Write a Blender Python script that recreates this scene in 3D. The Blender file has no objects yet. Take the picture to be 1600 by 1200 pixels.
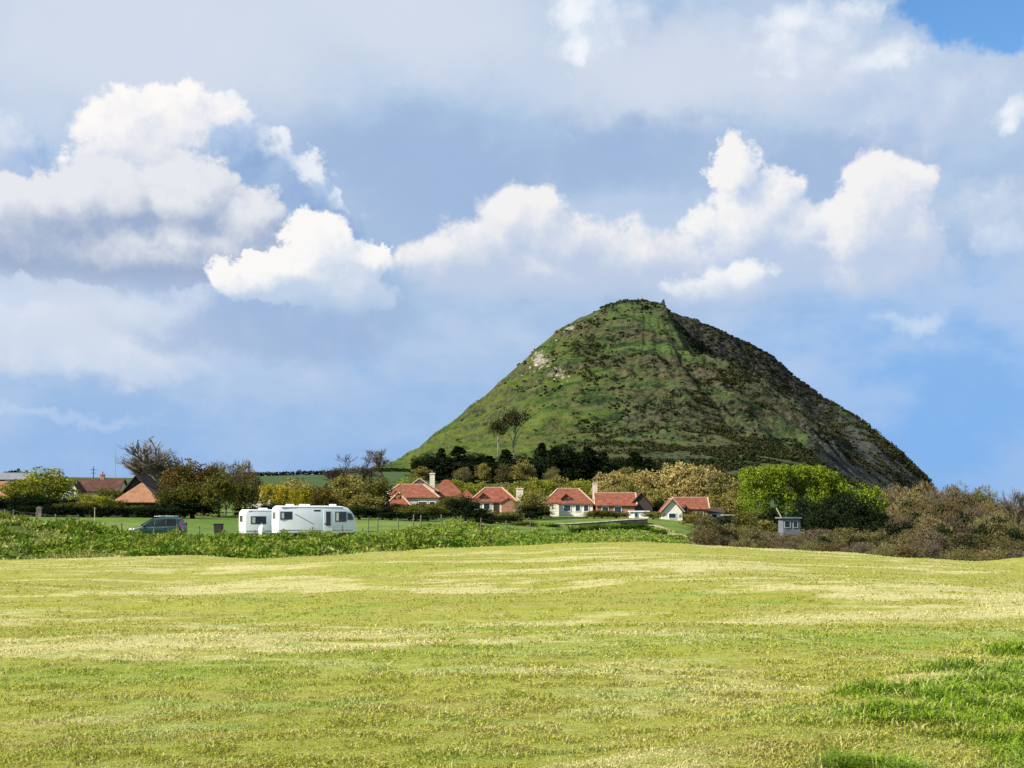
import bpy, bmesh, math, random
import numpy as np
from mathutils import Vector, Matrix

R = math.radians
random.seed(11)
rng = np.random.default_rng(11)
scene = bpy.context.scene
C = bpy.context.collection

# ------------------------------------------------------------------ camera
EYE = 1.6            # eye height over the ground at the camera (m)
F = 2198.0           # focal length in photo pixels (1600 wide) = 40 degrees across
HZ = 797.0           # row of the true horizon
cam_data = bpy.data.cameras.new('camera')
cam_data.sensor_width = 36.0
cam_data.lens = 18.0 / (800.0 / F)
cam_data.shift_y = (HZ - 600.0) / 1600.0
cam_data.clip_start = 0.1
cam_data.clip_end = 20000.0
cam = bpy.data.objects.new('camera', cam_data)
cam.location = (0, 0, EYE)
cam.rotation_euler = (R(90), 0, 0)
C.objects.link(cam)
scene.camera = cam

# ------------------------------------------------------------------ exposure
vs = scene.view_settings
vs.view_transform = 'Standard'
vs.look = 'None'
vs.exposure = 0.85
vs.gamma = 1.0
vs.use_curve_mapping = False
scene.cycles.max_bounces = 5
scene.cycles.diffuse_bounces = 2
scene.cycles.glossy_bounces = 2
scene.cycles.transmission_bounces = 3
scene.cycles.transparent_max_bounces = 4
scene.cycles.caustics_reflective = False
scene.cycles.caustics_refractive = False

# ------------------------------------------------------------------ sun
SUN_AZ = R(-117)     # measured from the view direction (+Y), to the left and behind
SUN_EL = R(36)
sun_dir = Vector((math.sin(SUN_AZ) * math.cos(SUN_EL), math.cos(SUN_AZ) * math.cos(SUN_EL), math.sin(SUN_EL)))
sl = bpy.data.lights.new('sun', 'SUN')
sl.energy = 5.0
sl.angle = R(0.5)
sl.color = (1.0, 0.93, 0.80)
sun = bpy.data.objects.new('sun', sl)
sun.rotation_euler = (-sun_dir).to_track_quat('-Z', 'Y').to_euler()
sun.location = (-60, -40, 80)
C.objects.link(sun)

# ------------------------------------------------------------------ node helper
class S:
    """a node socket with arithmetic"""
    def __init__(self, g, sock): self.g, self.s = g, sock
    def __add__(self, o): return self.g.m('ADD', self, o)
    __radd__ = __add__
    def __sub__(self, o): return self.g.m('SUBTRACT', self, o)
    def __rsub__(self, o): return self.g.m('SUBTRACT', o, self)
    def __mul__(self, o): return self.g.m('MULTIPLY', self, o)
    __rmul__ = __mul__

class Graph:
    def __init__(self, nt): self.nt = nt; nt.nodes.clear()
    def n(self, t, **kw):
        nd = self.nt.nodes.new(t)
        for k, v in kw.items(): setattr(nd, k, v)
        return nd
    def put(self, sock, v):
        if isinstance(v, S): self.nt.links.new(v.s, sock)
        elif v is not None:
            if isinstance(v, (tuple, list)) and len(v) == 3 and sock.type == 'RGBA': v = (*v, 1.0)
            sock.default_value = v
    def m(self, op, a, b=None, c=None, clamp=False):
        nd = self.n('ShaderNodeMath', operation=op, use_clamp=clamp)
        for i, v in enumerate((a, b, c)):
            if v is not None: self.put(nd.inputs[i], v)
        return S(self, nd.outputs[0])
    def v(self, op, a, b=None, c=None):
        nd = self.n('ShaderNodeVectorMath', operation=op)
        for i, x in enumerate((a, b, c)):
            if x is not None: self.put(nd.inputs[i], x)
        return S(self, nd.outputs['Value' if op in ('DOT_PRODUCT', 'LENGTH', 'DISTANCE') else 'Vector'])
    def noise(self, vec, scale, detail=4, rough=0.5, lac=2.0, color=False, dist=0.0):
        nd = self.n('ShaderNodeTexNoise')
        self.put(nd.inputs['Vector'], vec)
        nd.inputs['Scale'].default_value = scale; nd.inputs['Detail'].default_value = detail
        nd.inputs['Roughness'].default_value = rough; nd.inputs['Lacunarity'].default_value = lac
        nd.inputs['Distortion'].default_value = dist
        return S(self, nd.outputs['Color' if color else 'Fac'])
    def mix(self, f, a, b):
        nd = self.n('ShaderNodeMix', data_type='RGBA')
        self.put(nd.inputs[0], f); self.put(nd.inputs[6], a); self.put(nd.inputs[7], b)
        return S(self, nd.outputs[2])
    def step(self, lo, hi, x, o0=0.0, o1=1.0):
        nd = self.n('ShaderNodeMapRange', interpolation_type='SMOOTHSTEP')
        self.put(nd.inputs[0], x)
        nd.inputs[1].default_value = lo; nd.inputs[2].default_value = hi
        nd.inputs[3].default_value = o0; nd.inputs[4].default_value = o1
        return S(self, nd.outputs[0])
    def sep(self, vec):
        nd = self.n('ShaderNodeSeparateXYZ'); self.put(nd.inputs[0], vec)
        return [S(self, o) for o in nd.outputs]
    def comb(self, x, y, z=0.0):
        nd = self.n('ShaderNodeCombineXYZ')
        for i, v in enumerate((x, y, z)): self.put(nd.inputs[i], v)
        return S(self, nd.outputs[0])

def lin(r, g, b):
    f = lambda c: c / 12.92 if c <= 0.04045 else ((c + 0.055) / 1.055) ** 2.4
    return tuple(f(c / 255.0) for c in (r, g, b))

# ------------------------------------------------------------------ world: Nishita sky and the day's clouds
world = bpy.data.worlds.new('World')
scene.world = world
world.use_nodes = True
g = Graph(world.node_tree)
BG = 0.10
KC = 1.0 / (BG * 2 ** vs.exposure)        # cloud colours below are given as they look at this exposure
def cc(r, gg, b): return tuple(c * KC for c in lin(r, gg, b))
sky = g.n('ShaderNodeTexSky', sky_type='NISHITA')
sky.sun_disc = False
sky.sun_elevation = SUN_EL
sky.sun_rotation = SUN_AZ
sky.air_density = 1.0; sky.dust_density = 0.0; sky.ozone_density = 4.0
tc = g.n('ShaderNodeTexCoord')
d = S(g, tc.outputs['Generated'])
dx, dy, dz = g.sep(d)
az = g.m('ARCTAN2', dx, dy)
el = g.m('ARCSINE', dz)
p0 = g.comb(az, el)
DL = (-0.012, 0.013)                        # a small step towards the sun's side, for relief
def fields(off):
    dd = g.v('ADD', d, (off[0], 0, off[1])) if off else d
    pp = g.v('ADD', p0, (off[0], off[1], 0)) if off else p0
    w1 = g.v('SUBTRACT', g.noise(dd, 9.0, 2, 0.5, color=True), (0.5, 0.5, 0.5))
    w2 = g.v('SUBTRACT', g.noise(dd, 42.0, 5, 0.62, color=True), (0.5, 0.5, 0.5))
    q = g.v('MULTIPLY_ADD', w1, (0.055, 0.04, 0), pp)
    q = g.v('MULTIPLY_ADD', w2, (0.044, 0.038, 0), q)
    fb = g.noise(dd, 24.0, 9, 0.64) - 0.5
    vo = g.n('ShaderNodeTexVoronoi', feature='F1', normalize=False)
    g.put(vo.inputs['Vector'], g.v('MULTIPLY_ADD', w2, (0.03, 0.03, 0.03), dd))
    vo.inputs['Scale'].default_value = 26.0; vo.inputs['Detail'].default_value = 1.0; vo.inputs['Roughness'].default_value = 0.45
    fb = fb * 0.75 + (0.42 - S(g, vo.outputs['Distance'])) * 0.34
    return q, fb
qA, fA = fields(None)
qB, fB = fields(DL)
def ang(px, py):
    u = (px - 800) / F; a = math.atan(u)
    return a, math.atan((HZ - py) / F * math.cos(a))
def blobs(q, lst):
    out = None
    for (px, py, rx, ry) in lst:
        a, e = ang(px, py); ix, iy = F / rx, F / ry
        t = g.v('MULTIPLY_ADD', q, (ix, iy, 0), (-a * ix, -e * iy, 0))
        t = g.v('DOT_PRODUCT', t, t)
        out = t if out is None else g.m('SMOOTH_MIN', out, t, 0.35)
    return 1.0 - g.m('MINIMUM', out, 6.0)
hs = g.n('ShaderNodeHueSaturation'); hs.inputs['Saturation'].default_value = 1.2; hs.inputs['Value'].default_value = 0.92
g.nt.links.new(sky.outputs[0], hs.inputs['Color'])
col = S(g, hs.outputs[0])
# thin veil of high cloud, with gaps of clear blue
lo = g.noise(g.v('MULTIPLY', d, (1.0, 1.0, 1.7)), 3.2, 3, 0.5)
mid = g.noise(g.v('MULTIPLY', d, (1.0, 1.0, 1.9)), 8.0, 6, 0.55)
def soft(lst, w=1.0): return g.step(-0.2, 1.0, blobs(qA, lst))
gap = g.step(0.0, 0.55, blobs(qA, [(1560, 5, 190, 78), (1440, -5, 70, 50)]) + fA * 1.0)
holes = g.step(0.66, 0.80, lo)
veil = g.m('MAXIMUM', gap, holes * g.step(0.42, 0.5, el))
veil_a = 1.0 - veil * 0.93
pale = g.m('MULTIPLY', soft([(240, 40, 420, 190), (620, 20, 330, 140), (1090, 110, 330, 90), (60, 520, 330, 90)]), 0.9)
murk = soft([(690, 300, 200, 130), (1010, 240, 170, 70), (1300, 260, 230, 60), (420, 520, 260, 50)])
low = g.step(0.20, 0.0, el)
vc = g.mix(low, cc(172, 197, 227), cc(146, 184, 230))
vc = g.mix(soft([(1480, 600, 420, 210)]) * 0.8, vc, cc(126, 179, 238))
vc = g.mix(g.step(0.42, 0.62, mid) * g.step(0.02, 0.14, el, 0.2, 0.5), vc, cc(200, 214, 235))
vc = g.mix(g.step(0.50, 0.32, mid) * g.step(0.05, 0.16, el, 0.0, 0.55), vc, cc(158, 181, 216))
vc = g.mix(pale, vc, cc(212, 221, 236))
vc = g.mix(murk * 0.75, vc, cc(156, 181, 218))
vc = g.mix(g.step(0.35, 0.75, fA + 0.5) * 0.14, vc, cc(225, 232, 242))
col = g.mix(veil_a, col, vc)
def layer(col, lst, shade, lit, amp, soft_w, gain, bias, bottom=None, opacity=1.0):
    A = blobs(qA, lst) + fA * amp
    B = blobs(qB, lst) + fB * amp
    al = g.step(0.0, soft_w, A) * opacity
    if bottom is not None:
        b0 = ang(800, bottom[0])[1]; b1 = ang(800, bottom[1])[1]
        al = al * g.step(b0, b1, el + fA * 0.02)
    l = g.m('ADD', (A - B) * gain, bias)
    if bottom is not None:
        l = l + g.step(b0, b1 + 0.055, el, -0.42, 0.20)
    l = g.step(0.0, 1.0, l)
    return g.mix(al, col, g.mix(l, shade, lit))
# far sheets and scraps high up
col = layer(col, [(1470, 165, 200, 92), (1300, 120, 130, 60), (1590, 330, 110, 80)], cc(172, 193, 226), cc(224, 231, 242), 1.5, 1.2, 0.5, 0.42, None, 0.8)
col = layer(col, [(1300, 25, 130, 50), (1375, 85, 115, 40), (1230, 75, 80, 40), (1600, 180, 44, 32)], cc(196, 212, 237), cc(246, 249, 253), 1.9, 1.25, 0.45, 0.60, None, 0.95)
col = layer(col, [(950, 25, 115, 72), (915, 62, 66, 44)], cc(200, 216, 236), cc(244, 248, 253), 2.0, 1.0, 0.5, 0.58, None, 0.95)
# left tower, its shaded flank and the chain of heads running down from it
col = layer(col, [(0, 255, 92, 90), (30, 235, 60, 58)], cc(150, 181, 222), cc(216, 225, 240), 0.9, 0.6, 0.8, 0.40, None, 0.9)
col = layer(col, [(352, 205, 50, 52), (408, 258, 62, 46), (480, 284, 60, 48), (542, 328, 34, 28)], cc(182, 203, 232), cc(234, 239, 247), 1.0, 0.40, 0.6, 0.58)
col = layer(col, [(245, 210, 150, 86)], cc(192, 205, 228), cc(253, 250, 248), 1.0, 0.30, 0.8, 0.50)
col = layer(col, [(345, 248, 84, 56), (405, 300, 100, 64), (465, 326, 92, 62), (525, 362, 76, 58)], cc(136, 167, 211), cc(178, 201, 231), 0.9, 0.55, 0.6, 0.40)
col = layer(col, [(40, 345, 130, 84), (150, 312, 84, 74), (285, 314, 108, 80), (388, 354, 86, 70), (440, 394, 72, 54), (200, 405, 310, 60)], cc(158, 176, 207), cc(230, 233, 239), 1.0, 0.28, 0.85, 0.42, (500, 425))
col = layer(col, [(520, 398, 82, 76), (602, 402, 40, 38), (430, 448, 115, 42), (505, 452, 150, 52)], cc(192, 209, 232), cc(250, 249, 248), 1.0, 0.26, 0.75, 0.52, (506, 462))
# streaks below
col = layer(col, [(245, 490, 120, 32), (40, 515, 125, 48), (150, 565, 240, 46)], cc(180, 202, 231), cc(226, 234, 246), 1.1, 1.6, 0.3, 0.55, None, 0.8)
col = layer(col, [(90, 662, 190, 14), (10, 480, 140, 18)], cc(178, 201, 234), cc(200, 217, 241), 0.8, 1.5, 0.2, 0.50, None, 0.7)
# the middle and right heap behind the hill
col = layer(col, [(815, 350, 108, 78), (735, 400, 120, 74), (905, 385, 110, 72), (1010, 402, 125, 72), (1120, 412, 120, 72), (880, 438, 225, 60), (1060, 440, 180, 56)], cc(190, 205, 229), cc(243, 242, 243), 1.15, 0.48, 0.75, 0.32, (492, 436))
col = layer(col, [(1145, 262, 44, 58), (1188, 305, 78, 56), (1160, 350, 86, 72), (1250, 350, 82, 58), (1290, 400, 170, 84)], cc(186, 204, 231), cc(246, 245, 245), 1.15, 0.42, 0.75, 0.34, (490, 430))
col = layer(col, [(1392, 302, 84, 76), (1350, 368, 94, 80), (1430, 352, 60, 72), (1380, 425, 140, 72)], cc(190, 206, 231), cc(244, 243, 244), 1.0, 0.44, 0.70, 0.36, (500, 424))
col = layer(col, [(1165, 425, 58, 44), (1130, 445, 74, 34)], cc(196, 212, 235), cc(244, 245, 247), 1.1, 0.65, 0.5, 0.54, (500, 430))
col = layer(col, [(1420, 494, 74, 28), (1575, 375, 60, 34)], cc(176, 201, 236), cc(218, 230, 246), 1.1, 1.2, 0.3, 0.52, None, 0.7)
bgn = g.n('ShaderNodeBackground')
g.put(bgn.inputs[0], col); bgn.inputs[1].default_value = BG
outn = g.n('ShaderNodeOutputWorld')
g.nt.links.new(bgn.outputs[0], outn.inputs[0])
world.cycles.sampling_method = 'MANUAL'
world.cycles.sample_map_resolution = 512

# ================================================================== helpers for geometry
def at(px, py, Y): return Vector(((px - 800) / F * Y, Y, EYE + (HZ - py) / F * Y))

def _hash(ix, iy, seed):
    h = (ix * 374761393 + iy * 668265263 + seed * 974711) & 0xFFFFFFFF
    h = ((h ^ (h >> 13)) * 1274126177) & 0xFFFFFFFF
    return ((h ^ (h >> 16)) & 0xFFFF) / 65535.0
def vnoise(x, y, seed=0):
    x = np.asarray(x, float); y = np.asarray(y, float)
    ix = np.floor(x).astype(np.int64); iy = np.floor(y).astype(np.int64)
    fx = x - ix; fy = y - iy
    fx = fx * fx * (3 - 2 * fx); fy = fy * fy * (3 - 2 * fy)
    a = _hash(ix, iy, seed); b = _hash(ix + 1, iy, seed); c = _hash(ix, iy + 1, seed); d_ = _hash(ix + 1, iy + 1, seed)
    return (a * (1 - fx) + b * fx) * (1 - fy) + (c * (1 - fx) + d_ * fx) * fy
def fbm(x, y, octaves=4, seed=0):
    s = 0; a = 0.5; t = 0
    for o in range(octaves):
        s = s + a * vnoise(np.asarray(x) * 2 ** o, np.asarray(y) * 2 ** o, seed + o); t += a; a *= 0.5
    return s / t
def sstep(a, b, x):
    t = np.clip((np.asarray(x, float) - a) / (b - a), 0, 1); return t * t * (3 - 2 * t)

def np_mesh(name, V, Fc, smooth=False, attrs=None):
    V = np.asarray(V, np.float32); Fc = np.asarray(Fc, np.int32)
    me = bpy.data.meshes.new(name)
    nf, k = Fc.shape
    me.vertices.add(len(V)); me.vertices.foreach_set('co', V.ravel())
    me.loops.add(nf * k); me.loops.foreach_set('vertex_index', Fc.ravel())
    me.polygons.add(nf)
    me.polygons.foreach_set('loop_start', np.arange(0, nf * k, k, dtype=np.int32))
    try: me.polygons.foreach_set('loop_total', np.full(nf, k, np.int32))
    except Exception: pass
    if smooth: me.polygons.foreach_set('use_smooth', np.ones(nf, bool))
    for an, av in (attrs or {}).items():
        a = me.attributes.new(an, 'FLOAT', 'POINT'); a.data.foreach_set('value', np.asarray(av, np.float32))
    me.update(calc_edges=True); me.validate()
    return me

def link(name, me, mat=None, parent=None):
    o = bpy.data.objects.new(name, me); C.objects.link(o)
    if mat is not None and me is not None and not me.materials: me.materials.append(mat)
    if parent is not None: o.parent = parent
    return o
def tag(o, label=None, cat=None, group=None, kind=None):
    if label: o['label'] = label
    if cat: o['category'] = cat
    if group: o['group'] = group
    if kind: o['kind'] = kind
    return o
def thing(name, label, cat, loc=(0, 0, 0), rz=0.0, group=None):
    o = bpy.data.objects.new(name, None); C.objects.link(o)
    o.empty_display_size = 0.3
    o.location = loc; o.rotation_euler = (0, 0, rz)
    return tag(o, label, cat, group)

class MB:
    def __init__(self): self.v = []; self.f = []
    def add(self, vs_, fs):
        b = len(self.v); self.v += [tuple(x) for x in vs_]; self.f += [tuple(b + i for i in q) for q in fs]; return self
    def box(self, x0, x1, y0, y1, z0, z1):
        return self.add([(x0, y0, z0), (x1, y0, z0), (x1, y1, z0), (x0, y1, z0), (x0, y0, z1), (x1, y0, z1), (x1, y1, z1), (x0, y1, z1)],
                        [(3, 2, 1, 0), (4, 5, 6, 7), (0, 1, 5, 4), (1, 2, 6, 5), (2, 3, 7, 6), (3, 0, 4, 7)])
    def bar(self, a, b, w, h=None):
        a = Vector(a); b = Vector(b); h = h or w
        t = (b - a).normalized(); up = Vector((0, 0, 1)) if abs(t.z) < 0.95 else Vector((0, 1, 0))
        s = t.cross(up).normalized() * (w / 2); u = s.cross(t).normalized() * (h / 2)
        return self.add([a - s - u, a + s - u, a + s + u, a - s + u, b - s - u, b + s - u, b + s + u, b - s + u],
                        [(3, 2, 1, 0), (4, 5, 6, 7), (0, 1, 5, 4), (1, 2, 6, 5), (2, 3, 7, 6), (3, 0, 4, 7)])
    def tube(self, pts, rads, n=6):
        pts = [Vector(p) for p in pts]; rings = []
        for i, p in enumerate(pts):
            t = (pts[min(i + 1, len(pts) - 1)] - pts[max(i - 1, 0)]).normalized()
            up = Vector((0, 0, 1)) if abs(t.z) < 0.9 else Vector((1, 0, 0))
            s = t.cross(up).normalized(); u = s.cross(t)
            rings.append([p + (s * math.cos(2 * math.pi * k / n) + u * math.sin(2 * math.pi * k / n)) * rads[i] for k in range(n)])
        V = [q for r in rings for q in r]; Fs = []
        for i in range(len(rings) - 1):
            for k in range(n):
                a, b = i * n + k, i * n + (k + 1) % n
                Fs.append((a, b, b + n, a + n))
        Fs.append(tuple(range(n - 1, -1, -1))); Fs.append(tuple((len(rings) - 1) * n + k for k in range(n)))
        return self.add(V, Fs)
    def prism(self, poly, axis, a, b):
        """polygon in the other two axes, extruded along axis from a to b"""
        def mk(p, t):
            return {'y': (p[0], t, p[1]), 'x': (t, p[0], p[1]), 'z': (p[0], p[1], t)}[axis]
        n = len(poly)
        return self.add([mk(p, a) for p in poly] + [mk(p, b) for p in poly],
                        [tuple(range(n)), tuple(range(2 * n - 1, n - 1, -1))] + [(i, n + i, n + (i + 1) % n, (i + 1) % n) for i in range(n)])
    def build(self, name, mat, parent=None, bevel=0.0, smooth=False, seg=2):
        me = bpy.data.meshes.new(name); me.from_pydata(self.v, [], self.f)
        bm = bmesh.new(); bm.from_mesh(me)
        bmesh.ops.recalc_face_normals(bm, faces=bm.faces)
        if bevel: bmesh.ops.bevel(bm, geom=list(bm.edges), offset=bevel, segments=seg, affect='EDGES', profile=0.5, clamp_overlap=True)
        bm.to_mesh(me); bm.free()
        if smooth: me.polygons.foreach_set('use_smooth', np.ones(len(me.polygons), bool))
        return link(name, me, mat, parent)

# ================================================================== materials
def material(name):
    m = bpy.data.materials.new(name); m.use_nodes = True
    return m, Graph(m.node_tree)
def finish(gr, shader):
    o = gr.n('ShaderNodeOutputMaterial'); gr.nt.links.new(shader, o.inputs[0])
def principled(gr, base, rough=0.8, metal=0.0, spec=0.3, bump=None, bump_d=0.02, bump_s=0.5):
    b = gr.n('ShaderNodeBsdfPrincipled')
    gr.put(b.inputs['Base Color'], base); gr.put(b.inputs['Roughness'], rough); gr.put(b.inputs['Metallic'], metal)
    b.inputs['Specular IOR Level'].default_value = spec
    if bump is not None:
        bn = gr.n('ShaderNodeBump'); gr.put(bn.inputs['Height'], bump)
        bn.inputs['Distance'].default_value = bump_d; bn.inputs['Strength'].default_value = bump_s
        gr.nt.links.new(bn.outputs[0], b.inputs['Normal'])
    finish(gr, b.outputs[0]); return b
def pos(gr): return S(gr, gr.n('ShaderNodeNewGeometry').outputs['Position'])
def objc(gr): return S(gr, gr.n('ShaderNodeTexCoord').outputs['Object'])
def orand(gr): return S(gr, gr.n('ShaderNodeObjectInfo').outputs['Random'])
def attr(gr, name):
    a = gr.n('ShaderNodeAttribute'); a.attribute_name = name; return S(gr, a.outputs['Fac'])

def plain(name, c, rough=0.7, metal=0.0, var=0.25, scale=3.0, spec=0.3, bump_d=0.0):
    m, gr = material(name)
    nz = gr.noise(objc(gr), scale, 5, 0.6)
    dark = tuple(x * (1 - var) for x in c); light = tuple(min(1, x * (1 + var)) for x in c)
    principled(gr, gr.mix(gr.step(0.3, 0.7, nz), dark, light), rough, metal, spec, nz if bump_d else None, bump_d or 0.01)
    return m
def leafy(name, c1, c2, c3, scale=0.8, trans=0.25, per_leaf=0.5):
    """leaves or twigs: three tints mixed by place, by leaf and by tree"""
    m, gr = material(name)
    nz = gr.noise(pos(gr), scale, 3, 0.5)
    t = attr(gr, 'tint')
    a = gr.mix(gr.step(0.35, 0.65, nz), c1, c2)
    a = gr.mix(gr.step(0.55, 0.95, t) * per_leaf, a, c3)
    k = (0.50 if 'twig' in name else 0.66) + t * 0.35 + orand(gr) * (0.65 if 'twig' in name else 0.35)
    hs = gr.n('ShaderNodeHueSaturation'); gr.put(hs.inputs['Value'], k); gr.put(hs.inputs['Color'], a)
    colr = S(gr, hs.outputs[0])
    df = gr.n('ShaderNodeBsdfDiffuse'); gr.put(df.inputs[0], colr)
    if trans <= 0: finish(gr, df.outputs[0]); return m
    tr = gr.n('ShaderNodeBsdfTranslucent'); gr.put(tr.inputs[0], colr)
    ms = gr.n('ShaderNodeMixShader'); ms.inputs[0].default_value = trans
    gr.nt.links.new(df.outputs[0], ms.inputs[1]); gr.nt.links.new(tr.outputs[0], ms.inputs[2])
    finish(gr, ms.outputs[0]); return m

M = {}
# the mown field: straw, olive and green patches; blades and soil share the same pattern of patches
STRAW, OLIVE, LUSH, TAN = (0.42, 0.385, 0.170), (0.265, 0.270, 0.046), (0.145, 0.240, 0.028), (0.265, 0.225, 0.068)
def field_colour(gr):
    P = pos(gr); x, y, z = gr.sep(P)
    big = gr.noise(gr.v('MULTIPLY', P, (0.10, 0.24, 0)), 1.0, 4, 0.55)
    sml = gr.noise(gr.v('MULTIPLY', P, (0.55, 1.2, 0)), 1.0, 4, 0.6)
    ft = gr.noise(gr.v('MULTIPLY', P, (2.2, 3.5, 0)), 1.0, 3, 0.6)
    far = gr.step(14.0, 30.0, y)
    # pale worn strip that crosses the field
    strip = gr.m('ABSOLUTE', y - (x * 0.42) - 18.0 + (big - 0.5) * 5.0)
    strip = gr.step(1.7, 0.3, strip)
    straw = gr.step(0.45, 0.60, big * 0.45 + sml * 0.40 + ft * 0.15 - far * 0.005)
    straw = gr.m('MAXIMUM', straw, strip * 0.85)
    green = gr.step(0.51, 0.62, sml * 0.6 + (1.0 - big) * 0.4 - far * 0.045)
    below = gr.m('ABSOLUTE', y - (x * 0.42) - 14.6 + (sml - 0.5) * 4.0)
    green = gr.m('MAXIMUM', green * 0.8, gr.step(1.6, 0.2, below) * 0.45)
    streak = gr.noise(gr.v('MULTIPLY', P, (0.35, 1.9, 0)), 1.0, 5, 0.62)
    c = gr.mix(gr.step(0.46, 0.66, streak) * 0.75, OLIVE, TAN)
    c = gr.mix(gr.step(0.47, 0.36, streak) * 0.6, c, (0.185, 0.19, 0.018))
    c = gr.mix(gr.step(0.25, 0.75, straw * 0.7 + streak * 0.45 - 0.1), c, STRAW)
    c = gr.mix(green * 0.85, c, LUSH)
    return c, ft, x, y
m, gr = material('field_turf')
c, ft, x, y = field_colour(gr)
fine = gr.noise(pos(gr), 9.0, 5, 0.7)
c = gr.mix(gr.step(0.54, 0.36, fine) * gr.step(45.0, 10.0, y, 0.18, 0.5), c, (0.10, 0.12, 0.02))
c = gr.mix(gr.step(15.0, 8.0, y) * 0.6, c, (0.185, 0.20, 0.038))
principled(gr, c, 0.95, 0, 0.1, fine + ft * 1.5, 0.03, 0.5)
M['field'] = m
m, gr = material('field_blades')
c, ft, x, y = field_colour(gr)
t = attr(gr, 'tint')
lushz = attr(gr, 'lush')
c = gr.mix(gr.m('MULTIPLY', lushz, 0.85), c, (0.125, 0.225, 0.010))
hs = gr.n('ShaderNodeHueSaturation'); hs.inputs['Value'].default_value = 1.5; gr.put(hs.inputs['Color'], c); c = S(gr, hs.outputs[0])
c = gr.mix(gr.step(0.76, 0.93, t) * (0.85 - lushz * 0.45), c, (0.58, 0.50, 0.24))
c = gr.mix(gr.step(0.25, 0.05, t) * 0.5, c, (0.08, 0.14, 0.012))
df = gr.n('ShaderNodeBsdfDiffuse'); gr.put(df.inputs[0], c)
tr = gr.n('ShaderNodeBsdfTranslucent'); gr.put(tr.inputs[0], c)
ms = gr.n('ShaderNodeMixShader'); ms.inputs[0].default_value = 0.4
gr.nt.links.new(df.outputs[0], ms.inputs[1]); gr.nt.links.new(tr.outputs[0], ms.inputs[2]); finish(gr, ms.outputs[0])
M['blades'] = m

m, gr = material('meadow')
P = pos(gr); x, y, z = gr.sep(P)
n1 = gr.noise(P, 0.05, 4, 0.55); n2 = gr.noise(P, 0.6, 4, 0.65)
c = gr.mix(gr.step(0.35, 0.65, n1), (0.075, 0.135, 0.020), (0.13, 0.175, 0.032))
c = gr.mix(gr.step(0.52, 0.72, n2) * 0.6, c, (0.23, 0.24, 0.06))
c = gr.mix(gr.step(0.50, 0.30, n2) * 0.5, c, (0.05, 0.09, 0.015))
c = gr.mix(gr.step(260.0, 480.0, y), c, gr.mix(n1, (0.032, 0.064, 0.018), (0.058, 0.085, 0.024)))
principled(gr, c, 0.95, 0, 0.1, n2, 0.2, 0.6)
M['meadow'] = m
m, gr = material('bank_earth')
n2 = gr.noise(pos(gr), 1.3, 4, 0.65)
principled(gr, gr.mix(n2, (0.02, 0.035, 0.008), (0.10, 0.13, 0.03)), 0.95, 0, 0.1)
M['bank'] = m

M['bank_leaf'] = leafy('bank_herbage', (0.095, 0.19, 0.018), (0.23, 0.28, 0.040), (0.40, 0.37, 0.13), 0.45, 0.25, 0.8)
M['yellowgreen'] = leafy('leaf_yellow_green', (0.24, 0.25, 0.028), (0.15, 0.17, 0.022), (0.30, 0.27, 0.05), 0.5)
M['limehedge'] = leafy('leaf_lime', (0.165, 0.225, 0.018), (0.105, 0.150, 0.014), (0.23, 0.27, 0.03), 0.9)
M['yellow'] = leafy('leaf_yellow', (0.34, 0.28, 0.020), (0.22, 0.19, 0.02), (0.38, 0.32, 0.03), 0.5)
M['olive'] = leafy('leaf_olive', (0.105, 0.105, 0.020), (0.065, 0.075, 0.016), (0.15, 0.125, 0.03), 0.5)
M['russet'] = leafy('leaf_russet', (0.13, 0.085, 0.024), (0.085, 0.075, 0.018), (0.17, 0.10, 0.03), 0.4)
M['blond'] = leafy('leaf_blond', (0.40, 0.315, 0.12), (0.27, 0.22, 0.07), (0.46, 0.37, 0.16), 0.4)
M['khaki'] = leafy('leaf_khaki', (0.23, 0.195, 0.055), (0.155, 0.145, 0.036), (0.29, 0.24, 0.07), 0.4)
M['darkgreen'] = leafy('leaf_dark_green', (0.009, 0.016, 0.007), (0.014, 0.023, 0.009), (0.026, 0.036, 0.013), 0.4, 0.05)
M['green'] = leafy('leaf_green', (0.036, 0.080, 0.014), (0.060, 0.110, 0.018), (0.11, 0.14, 0.03), 0.6)
M['twig'] = leafy('twig_brown', (0.145, 0.108, 0.052), (0.115, 0.098, 0.040), (0.20, 0.155, 0.075), 0.25, 0.0)
M['twig_olive'] = leafy('twig_olive', (0.12, 0.108, 0.042), (0.09, 0.085, 0.034), (0.18, 0.15, 0.07), 0.25, 0.0)
M['twig_mauve'] = leafy('twig_mauve', (0.120, 0.092, 0.062), (0.095, 0.078, 0.048), (0.16, 0.128, 0.085), 0.25, 0.0)
M['scrub'] = leafy('hill_scrub', (0.013, 0.021, 0.009), (0.034, 0.036, 0.014), (0.085, 0.068, 0.030), 0.012, 0.05)
M['bark'] = plain('bark', (0.085, 0.068, 0.052), 0.9, 0, 0.4, 6.0)
M['bark_pale'] = plain('bark_pale', (0.21, 0.18, 0.155), 0.9, 0, 0.35, 5.0)
M['bark_grey'] = plain('bark_grey', (0.13, 0.115, 0.11), 0.9, 0, 0.35, 5.0)

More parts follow.
